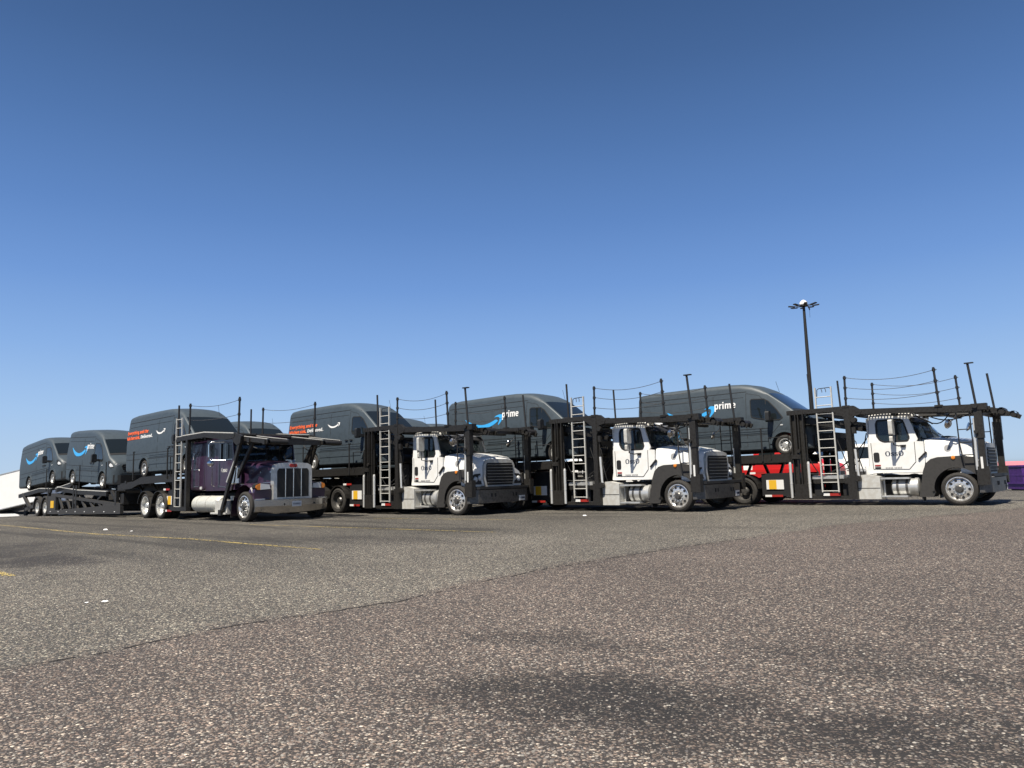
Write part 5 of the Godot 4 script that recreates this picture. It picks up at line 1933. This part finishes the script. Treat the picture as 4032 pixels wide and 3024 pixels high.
var protos := {}
func van(at_truck: Vector3, X: float, base: float, pitch: float, rear: float, style: String, label: String, group: String) -> Node3D:
	if not protos.has(rear):
		protos[rear] = van_proto(rear)
	var t: Node3D = protos[rear].duplicate()
	t.name = nm(self, "delivery_van")
	add_child(t)
	if t.has_meta("loft_rear"):
		t.remove_meta("loft_rear")
	var fw := Vector3(cos(-YAW), 0, sin(-YAW))
	t.basis = Basis(Vector3.UP, YAW) * Basis(Vector3.BACK, pitch)
	t.position = (at_truck + fw * X + Vector3(0, base, 0)) * U
	tag(t, label, "van", group)
	var L := van_loft(rear)
	if style == "prime":
		swoosh(t, L, -4.0 + (0.38 if rear < 4.5 else 0.0), 1.60, 1.0, M.blue)
		var dx := 0.36 if rear < 4.5 else (0.06 if X < -15.0 else 0.0)
		van_words(t, L, "prime", "side_lettering", -2.25 + dx, -1.53 + dx, 1.48, 0.21, M.letter)
	elif style == "words":
		van_words(t, L, "Everything and the", "side_lettering", -4.95, -3.15, 1.55, 0.115, M.orange)
		van_words(t, L, "kitchen sink.", "side_lettering", -4.95, -3.82, 1.36, 0.115, M.orange)
		van_words(t, L, "Delivered.", "side_lettering", -3.74, -2.74, 1.365, 0.115, M.letter)
		swoosh(t, L, -2.46, 1.62, 0.41, M.letter)
	return t

# ------------------------------------------------------------------ arrangement
var org := {1: Vector3(-6.723, 0, -21.82), 2: Vector3(-0.86, 0, -22.25), 3: Vector3(5.142, 0, -20.797), 4: Vector3(12.151, 0, -20.005)}
const HAULERS := "car haulers parked side by side"
const VANS := "grey delivery vans loaded on the haulers"

func build_trucks() -> void:
	var p := purple_truck()
	p.position = org[1] * U
	p.rotation.y = YAW
	tag(p, "dark purple long-nosed car hauler with chrome grille, leftmost truck", "truck", HAULERS)
	var w := white_truck()
	w.position = org[2] * U
	w.rotation.y = YAW
	tag(w, "white-cabbed car hauler next to the purple truck, leftmost of the three white ones", "truck", HAULERS)
	for k in [3, 4]:
		var c: Node3D = w.duplicate()
		c.name = nm(self, "car_hauler_truck")
		add_child(c)
		c.position = org[k] * U
		if k == 4:
			for gone in ["added_sky_blocker", "valve_chest", "added_dark_block"]:
				c.get_node(gone).free()
		tag(c, "white-cabbed car hauler in the middle of the three white ones" if k == 3 else "white-cabbed car hauler at the right end of the row, empty head rack", "truck", HAULERS)
	var fw := Vector3(cos(-YAW), 0, sin(-YAW))
	for n in ["wheel", "wheel_001"]:
		(w.get_node(n) as Node3D).rotation.y += 0.09
	var tr := trailer()
	for k in [1, 2, 3, 4]:
		var o: Node3D = tr
		if k > 1:
			o = tr.duplicate()
			o.name = nm(self, "car_hauler_trailer")
			add_child(o)
		var pos: Vector3 = org[k] + fw * -13.0
		var ya := gy(pos.x + fw.x * 4, pos.z + fw.z * 4)
		var yb := gy(pos.x - fw.x * 5, pos.z - fw.z * 5)
		o.position = (pos + Vector3(0, lerpf(yb, ya, 5.0 / 9.0), 0)) * U
		o.basis = Basis(Vector3.UP, YAW) * Basis(Vector3.BACK, atan2(ya - yb, 9.0))
		tag(o, ["", "dark steel trailer behind the purple truck, carrying two vans, at the left edge", "dark trailer behind the leftmost white truck, mostly hidden by the purple one", "dark trailer behind the middle white truck, hidden behind the loaded vans", "dark trailer behind the right-hand white truck, hidden behind the loaded vans"][k], "trailer", "car hauler trailers")

func build_vans() -> void:
	van(org[1], -17.75, 1.24, 0.060, 5.0, "prime", "grey van tilted nose-up at the tail of the purple hauler's trailer, farthest left", VANS)
	van(org[1], -11.83, 1.03, -0.050, 4.30, "prime", "grey van with blue smile on the trailer, its windscreen and headlamps in view", VANS)
	van(org[1], -4.50, 1.40, 0.004, 5.05, "words", "grey van with orange slogan right behind the purple cab", VANS)
	van(org[2], -4.45, 1.46, 0.0, 5.1, "words", "grey van with orange slogan behind the leftmost white cab", VANS)
	van(org[3], -4.38, 1.46, 0.0, 4.95, "prime", "grey van with blue smile behind the middle white cab", VANS)
	van(org[4], -4.54, 1.47, 0.0, 5.15, "prime", "grey van with blue smile behind the right-hand white cab, above a red truck", VANS)
	van(org[2], -12.35, 1.38, 0.0, 5.0, "plain", "grey van showing its roof and windscreen head above the purple truck's rack", VANS)
	van(org[3], -11.45, 1.12, -0.02, 5.0, "plain", "grey van of which only the rounded roof shows above the leftmost white cab", VANS)
	van(org[4], -19.6, 1.25, 0.0, 5.0, "plain", "grey van roof just visible between two nearer vans, left of the middle prime van", VANS)
	van(org[3], -20.8, 1.15, 0.0, 5.0, "plain", "sliver of grey van roof left of the orange-slogan van above the white truck", VANS)

# ------------------------------------------------------------------ far things
func car_body(n: String, st_: Array, m: Material, at: Vector3, yaw: float, glass: Array, wheel_x: Array, r: float) -> Node3D:
	var t := thing(n, at, yaw)
	var L := Loft.new(st_, 0.12, 0.03)
	var st := S()
	loft(st, L)
	put(st, "body", m, t)
	st = S()
	screen(st, L, glass[0], glass[1], 0.94, 0.008)
	put(st, "windscreen", M.glass, t)
	for s in [-1.0, 1.0]:
		st = S()
		patch(st, L, V2(glass[2]), 0.006, s)
		put(st, "side_window", M.glass, t)
		for x in wheel_x:
			st = S()
			var p := PackedVector2Array()
			arc(p, x, r, r + 0.06, 0, 180, 12)
			p.append(Vector2(x - r - 0.06, 0.2))
			p.append(Vector2(x + r + 0.06, 0.2))
			patch(st, L, p, 0.008, s)
			put(st, "wheel_arch", M.black, t)
			st = S()
			lathe(st, [Vector2(0, -0.1), Vector2(r - 0.03, -0.1), Vector2(r, -0.07), Vector2(r, 0.07), Vector2(r - 0.03, 0.1), Vector2(r * 0.62, 0.1), Vector2(r * 0.6, 0.07), Vector2(0, 0.08)], Vector3(x, r, (L.at(x)[3] - 0.04) * s), Vector3(0, 0, s), 18)
			var w := put(st, "wheel", M.rubber, t)
			st = S()
			disc(st, Vector3(x, r, (L.at(x)[3] + 0.035) * s), Vector3(0, 0, s), r * 0.58, 0.02, 14)
			put(st, "rim", M.alu, w)
		st = S()
		patch(st, L, rr(st_[0][0] - 0.22, st_[1][2] - 0.22, st_[0][0] - 0.04, st_[1][2] - 0.08, 0.04), 0.02, s, 0.05)
		put(st, "headlamp", M.lens, t)
	var f: Array = st_[0]
	st = S()
	prismx(st, V2([-f[3] * 0.7, f[1] + 0.12, f[3] * 0.7, f[1] + 0.12, f[3] * 0.75, f[2] - 0.08, -f[3] * 0.75, f[2] - 0.08]), f[0] - 0.05, f[0] + 0.02)
	put(st, "grille", M.black, t)
	return t

func build_far_things() -> void:
	var fw := Vector3(cos(-YAW), 0, sin(-YAW))
	var rt := Vector3(-sin(-YAW), 0, cos(-YAW))
	# red flatbed truck beyond the right-hand hauler
	var o: Vector3 = org[4] + rt * -4.6
	o += fw * -5.6
	o.y = gy(o.x, o.z)
	var red := car_body("red_truck", [[0.72, 0.45, 1.02, 0.78, 0.72], [0.66, 0.38, 1.20, 0.85, 0.78], [0.3, 0.38, 1.34, 0.88, 0.80], [-0.25, 0.38, 1.42, 0.9, 0.80], [-0.62, 0.38, 1.75, 0.9, 0.76], [-0.9, 0.38, 1.92, 0.9, 0.74], [-1.9, 0.38, 1.94, 0.9, 0.74], [-2.05, 0.38, 1.85, 0.9, 0.76], [-2.1, 0.38, 1.5, 0.9, 0.8]], M.red, o, YAW, [-0.27, -0.85, [-1.85, 1.45, -0.45, 1.45, -0.85, 1.82, -1.85, 1.84]], [0.0], 0.38)
	var st := S()
	for s in [-1.0, 1.0]:
		box2(st, Vector3(-4.4, 1.46, 0.9 * s - 0.05), Vector3(-1.75, 1.57, 0.9 * s + 0.05))
	put(st, "bed_rail", M.red, red)
	st = S()
	for s in [-1.0, 1.0]:
		box2(st, Vector3(-4.4, 0.76, 0.92 * s - 0.04), Vector3(-0.55, 1.06, 0.92 * s + 0.04))
		for x in [-4.3, -3.4, -2.5]:
			box2(st, Vector3(x - 0.04, 1.06, 0.9 * s - 0.03), Vector3(x + 0.04, 1.46, 0.9 * s + 0.03))
	put(st, "bed_side", M.red, red)
	st = S()
	box2(st, Vector3(-4.4, 0.62, -0.86), Vector3(-2.1, 0.76, 0.86))
	box2(st, Vector3(-4.35, 0.4, -0.4), Vector3(0.4, 0.6, 0.4))
	put(st, "flat_bed", M.black, red)
	wheels(red, "trailer", [Vector3(-3.4, 0.37, 0.85), Vector3(-3.4, 0.37, -0.85)])
	tag(red, "red flatbed truck half hidden behind the right-hand hauler's ladder", "truck")
	# white pickups in the row behind
	var k := 0
	for q in [[-7.2, -5.75, "white pickup truck behind the red truck, its windscreen pillar beside the ladder"], [-9.4, -3.4, "white pickup truck whose bonnet shows behind the right-hand white cab"], [-8.0, -12.6, "white pickup truck glimpsed behind the middle white cab"], [-9.0, -17.6, "white pickup truck glimpsed behind the middle hauler's ladder"]]:
		o = org[4] + rt * q[0] + fw * q[1]
		o.y = gy(o.x, o.z)
		var c := car_body("pickup_truck", [[0.80, 0.40, 0.98, 0.80, 0.76], [0.72, 0.36, 1.18, 0.86, 0.78], [0.2, 0.36, 1.34, 0.90, 0.82], [-0.35, 0.36, 1.42, 0.90, 0.82], [-0.7, 0.36, 1.78, 0.9, 0.76], [-1.0, 0.36, 1.98, 0.9, 0.73], [-2.2, 0.36, 2.0, 0.9, 0.73], [-2.5, 0.36, 1.86, 0.9, 0.75], [-2.62, 0.36, 1.40, 0.9, 0.82], [-4.2, 0.40, 1.38, 0.9, 0.85], [-4.25, 0.5, 1.36, 0.88, 0.85]], M.white, o, YAW, [-0.37, -0.95, [-2.35, 1.42, -0.55, 1.42, -0.95, 1.86, -2.2, 1.88]], [0.0, -3.2], 0.36)
		tag(c, q[2], "pickup truck", "white pickups in the row behind")
		k += 1
	# white car beside the purple bins
	o = Vector3(24.8, 0, -37.8)
	o.y = gy(o.x, o.z)
	var car := car_body("parked_car", [[0.72, 0.25, 0.62, 0.66, 0.62], [0.6, 0.18, 0.78, 0.76, 0.70], [0.0, 0.18, 0.86, 0.79, 0.72], [-0.6, 0.18, 0.92, 0.79, 0.72], [-1.1, 0.18, 1.22, 0.79, 0.62], [-1.5, 0.18, 1.28, 0.79, 0.60], [-2.2, 0.18, 1.24, 0.79, 0.60], [-2.8, 0.18, 0.98, 0.78, 0.68], [-3.3, 0.25, 0.90, 0.70, 0.66]], M.white, o, -0.5, [-0.62, -1.15, [-2.4, 0.92, -0.85, 0.92, -1.2, 1.18, -2.2, 1.18]], [0.0, -2.4], 0.28)
	tag(car, "white car parked left of the purple bins at the right edge", "car")
	# purple waste bins
	for b in [[20.85, -29.95, 0.0, "purple metal bin at the right edge of the lot, nearer of the two"], [22.6, -31.2, 0.1, "purple metal bin at the right edge, farther one"]]:
		var t := thing("waste_bin", Vector3(b[0], gy(b[0], b[1]), b[1]), b[2])
		st = S()
		prism(st, V2([-0.80, 0.06, 0.80, 0.06, 0.86, 0.98, -0.86, 0.98]), -0.5, 0.5)
		put(st, "bin_body", M.binpaint, t)
		st = S()
		for y in [0.30, 0.62]:
			box2(st, Vector3(-0.84, y - 0.03, -0.52), Vector3(0.84, y + 0.03, 0.52))
		box2(st, Vector3(-0.88, 0.95, -0.53), Vector3(0.88, 1.01, 0.53))
		put(st, "stiffening_rib", M.binpaint, t)
		st = S()
		box2(st, Vector3(-0.7, 0.0, -0.45), Vector3(-0.5, 0.07, 0.45))
		put(st, "skid", M.black, t)
		st = S()
		box2(st, Vector3(0.5, 0.0, -0.45), Vector3(0.7, 0.07, 0.45))
		put(st, "skid", M.black, t)
		tag(t, b[3], "bin", "purple bins")
	# low building with a pink roof far beyond them
	var bx := thing("pink_roofed_building", Vector3(88.0, gy(84, -124), -124.0), -0.35)
	st = S()
	box2(st, Vector3(-12, -0.6, -6), Vector3(22, 3.75, 6))
	put(st, "wall", M.wall, bx)
	st = S()
	prism(st, V2([-6.8, 3.70, 6.8, 3.70, 6.8, 3.95, 0, 5.35, -6.8, 3.95]), -12.5, 22.5, Transform3D(Basis(Vector3(0, 0, 1), Vector3(0, 1, 0), Vector3(1, 0, 0)), Vector3.ZERO))
	put(st, "roof", M.pinkroof, bx)
	for i in 9:
		st = S()
		box2(st, Vector3(-10.5 + 3.6 * i, 0.4, 5.98), Vector3(-8.7 + 3.6 * i, 2.6, 6.05))
		put(st, "window", M.glass, bx)
	tag(bx, "low white building with a pink roof beyond the lot, far right", "building")
	# white box trailer at the far left
	var tl := thing("box_trailer", Vector3(-38.3, gy(-38.3, -52.1), -52.1), -0.30)
	st = S()
	box(st, Vector3(4.3, 1.90, 0), Vector3(6.4, 2.25, 2.24), Basis(Vector3.BACK, 0.16))
	put(st, "box", M.wall, tl)
	st = S()
	for y in [-1.19, 1.19]:
		box(st, Vector3(4.3, 1.90, 0) + Basis(Vector3.BACK, 0.16) * Vector3(0, y * 0.96, 0), Vector3(6.44, 0.06, 2.28), Basis(Vector3.BACK, 0.16))
	put(st, "edge_rail", M.alu, tl)
	for x in [1.6, 2.7]:
		for z in [-0.85, 0.85]:
			st = S()
			disc(st, Vector3(x, 0.42, z), Vector3(0, 0, signf(z)), 0.42, 0.25, 16)
			put(st, "wheel", M.rubber, tl)
	for z in [-0.7, 0.7]:
		st = S()
		box2(st, Vector3(6.3, 0.0, z - 0.08), Vector3(6.46, 1.3, z + 0.08))
		put(st, "landing_leg", M.steel, tl)
	st = S()
	for z in [-0.5, 0.5]:
		box2(st, Vector3(1.0, 0.42, z - 0.08), Vector3(6.9, 0.58, z + 0.08))
	put(st, "chassis", M.black, tl)
	st = S()
	prism(st, V2([4.0, 0.02, 5.9, 0.02, 6.3, 0.2, 6.2, 0.42, 5.8, 0.50, 4.0, 0.50]), 1.02, 1.08)
	put(st, "side_skirt", M.wall, tl)
	tag(tl, "white trailer box with a raised nose at the far left behind the tilted van", "trailer")
	# palm
	var pl := thing("palm_tree", Vector3(-52.75, gy(-51.4, -74.0), -74.0))
	st = S()
	var hgt := 3.15 - gy(-51.4, -74.0)
	tube(st, [Vector3(0, 0, 0), Vector3(0.05, hgt * 0.5, 0), Vector3(0, hgt, 0)], 0.24, 9)
	put(st, "trunk", M.bark, pl)
	st = S()
	for i in 34:
		var a := rng.randf() * TAU
		var e := rng.randf_range(-0.7, 1.1)
		var l := rng.randf_range(0.7, 1.05)
		var d := Vector3(cos(a) * cos(e), sin(e), sin(a) * cos(e))
		var sd := d.cross(Vector3.UP).normalized()
		var c := Vector3(0, hgt, 0)
		for j in 9:
			var f := 0.25 + 0.75 * j / 8.0
			var q := c + d * l * f - Vector3(0, 0.35 * f * f, 0)
			for sg in [-1.0, 1.0]:
				var tip: Vector3 = q + sd * sg * 0.32 * (1.1 - f * 0.6) + d * 0.2 - Vector3(0, 0.08, 0)
				tri(st, q, q + d * 0.09, tip, (d * 0.09).cross(tip - q).normalized())
	put(st, "crown", M.frond, pl)
	tag(pl, "palm tree far off at the left edge", "tree")
	# high-mast lamp
	var mp := thing("lamp_mast", Vector3(26.33, gy(26.33, -65.0), -65.0))
	var top := 15.75 - gy(26.33, -65.0)
	st = S()
	lathe(st, [Vector2(0.20, 0), Vector2(0.19, top * 0.4), Vector2(0.195, top * 0.4), Vector2(0.15, top * 0.75), Vector2(0.11, top)], Vector3.ZERO, Vector3.UP, 14)
	put(st, "pole", M.steel, mp)
	st = S()
	lathe(st, [Vector2(0.12, 0), Vector2(0.36, 0.06), Vector2(0.36, 0.14), Vector2(0.12, 0.2)], Vector3(0, top - 0.3, 0), Vector3.UP, 14)
	put(st, "lamp_ring", M.steel, mp)
	st = S()
	lathe(st, [Vector2(0.34, 0), Vector2(0.36, 0.10), Vector2(0.28, 0.28), Vector2(0.12, 0.42), Vector2(0, 0.47)], Vector3(0, top - 0.10, 0), Vector3.UP, 14)
	put(st, "top_dome", M.wall, mp)
	for i in 8:
		var a := TAU * (i + 0.3) / 8.0
		var d := Vector3(cos(a), 0, sin(a))
		st = S()
		tube(st, [d * 0.3 + Vector3(0, top - 0.2, 0), d * 0.75 + Vector3(0, top - 0.17, 0)], 0.03, 5)
		box(st, d * 1.02 + Vector3(0, top - 0.19, 0), Vector3(0.56, 0.08, 0.26), Basis(Vector3.UP, -a) * Basis(Vector3.BACK, 0.12))
		put(st, "flood_lamp", M.steel, mp)
	st = S()
	tube(st, [Vector3(0.35, top - 0.3, 0.2), Vector3(0.42, top - 0.6, 0.2)], 0.06, 5)
	tube(st, [Vector3(0.42, top - 0.6, 0.2), Vector3(0.40, top - 1.3, 0.2)], 0.012, 4)
	put(st, "hanging_cable", M.black, mp)
	tag(mp, "tall dark high-mast lamp with a white dome and a ring of floodlights", "lamp")

func build_litter() -> void:
	var n := 0
	for q in [[-3.76, -6.92, 0.034, "white scrap of paper on the asphalt, nearest one, at the left"], [-3.92, -6.90, 0.022, "small white scrap beside the larger nearest scrap"], [-10.33, -18.88, 0.055, "crumpled white paper in front of the purple truck's drive wheels"], [-9.19, -17.96, 0.035, "small white litter right of the crumpled paper near the purple truck"], [1.76, -19.2, 0.05, "white litter in front of the middle white truck's ladder"]]:
		var st := S()
		var r := RandomNumberGenerator.new()
		r.seed = 100 + n
		var ring := []
		for i in 9:
			var a := TAU * i / 9.0
			ring.append(Vector3(cos(a) * q[2] * r.randf_range(0.6, 1.3), r.randf_range(0.0, 0.012), sin(a) * q[2] * r.randf_range(0.5, 1.0)))
		var c := Vector3(r.randf_range(-0.2, 0.2) * q[2], q[2] * 0.5, 0)
		for i in 9:
			var a: Vector3 = ring[i]
			var b: Vector3 = ring[(i + 1) % 9]
			var m := (a + b) * 0.3 + c * 0.4 + Vector3(0, r.randf_range(0.0, 0.3) * q[2], 0)
			for f in [[a, b, m], [b, c, m], [c, a, m]]:
				var nn: Vector3 = (f[1] - f[0]).cross(f[2] - f[0]).normalized()
				tri(st, f[0], f[1], f[2], nn if nn.y > 0 else -nn)
		var o := put(st, "paper_scrap", M.letter, self)
		o.position = Vector3(q[0], 0.004, q[1]) * U
		tag(o, q[3], "litter", "paper scraps on the lot")
		n += 1
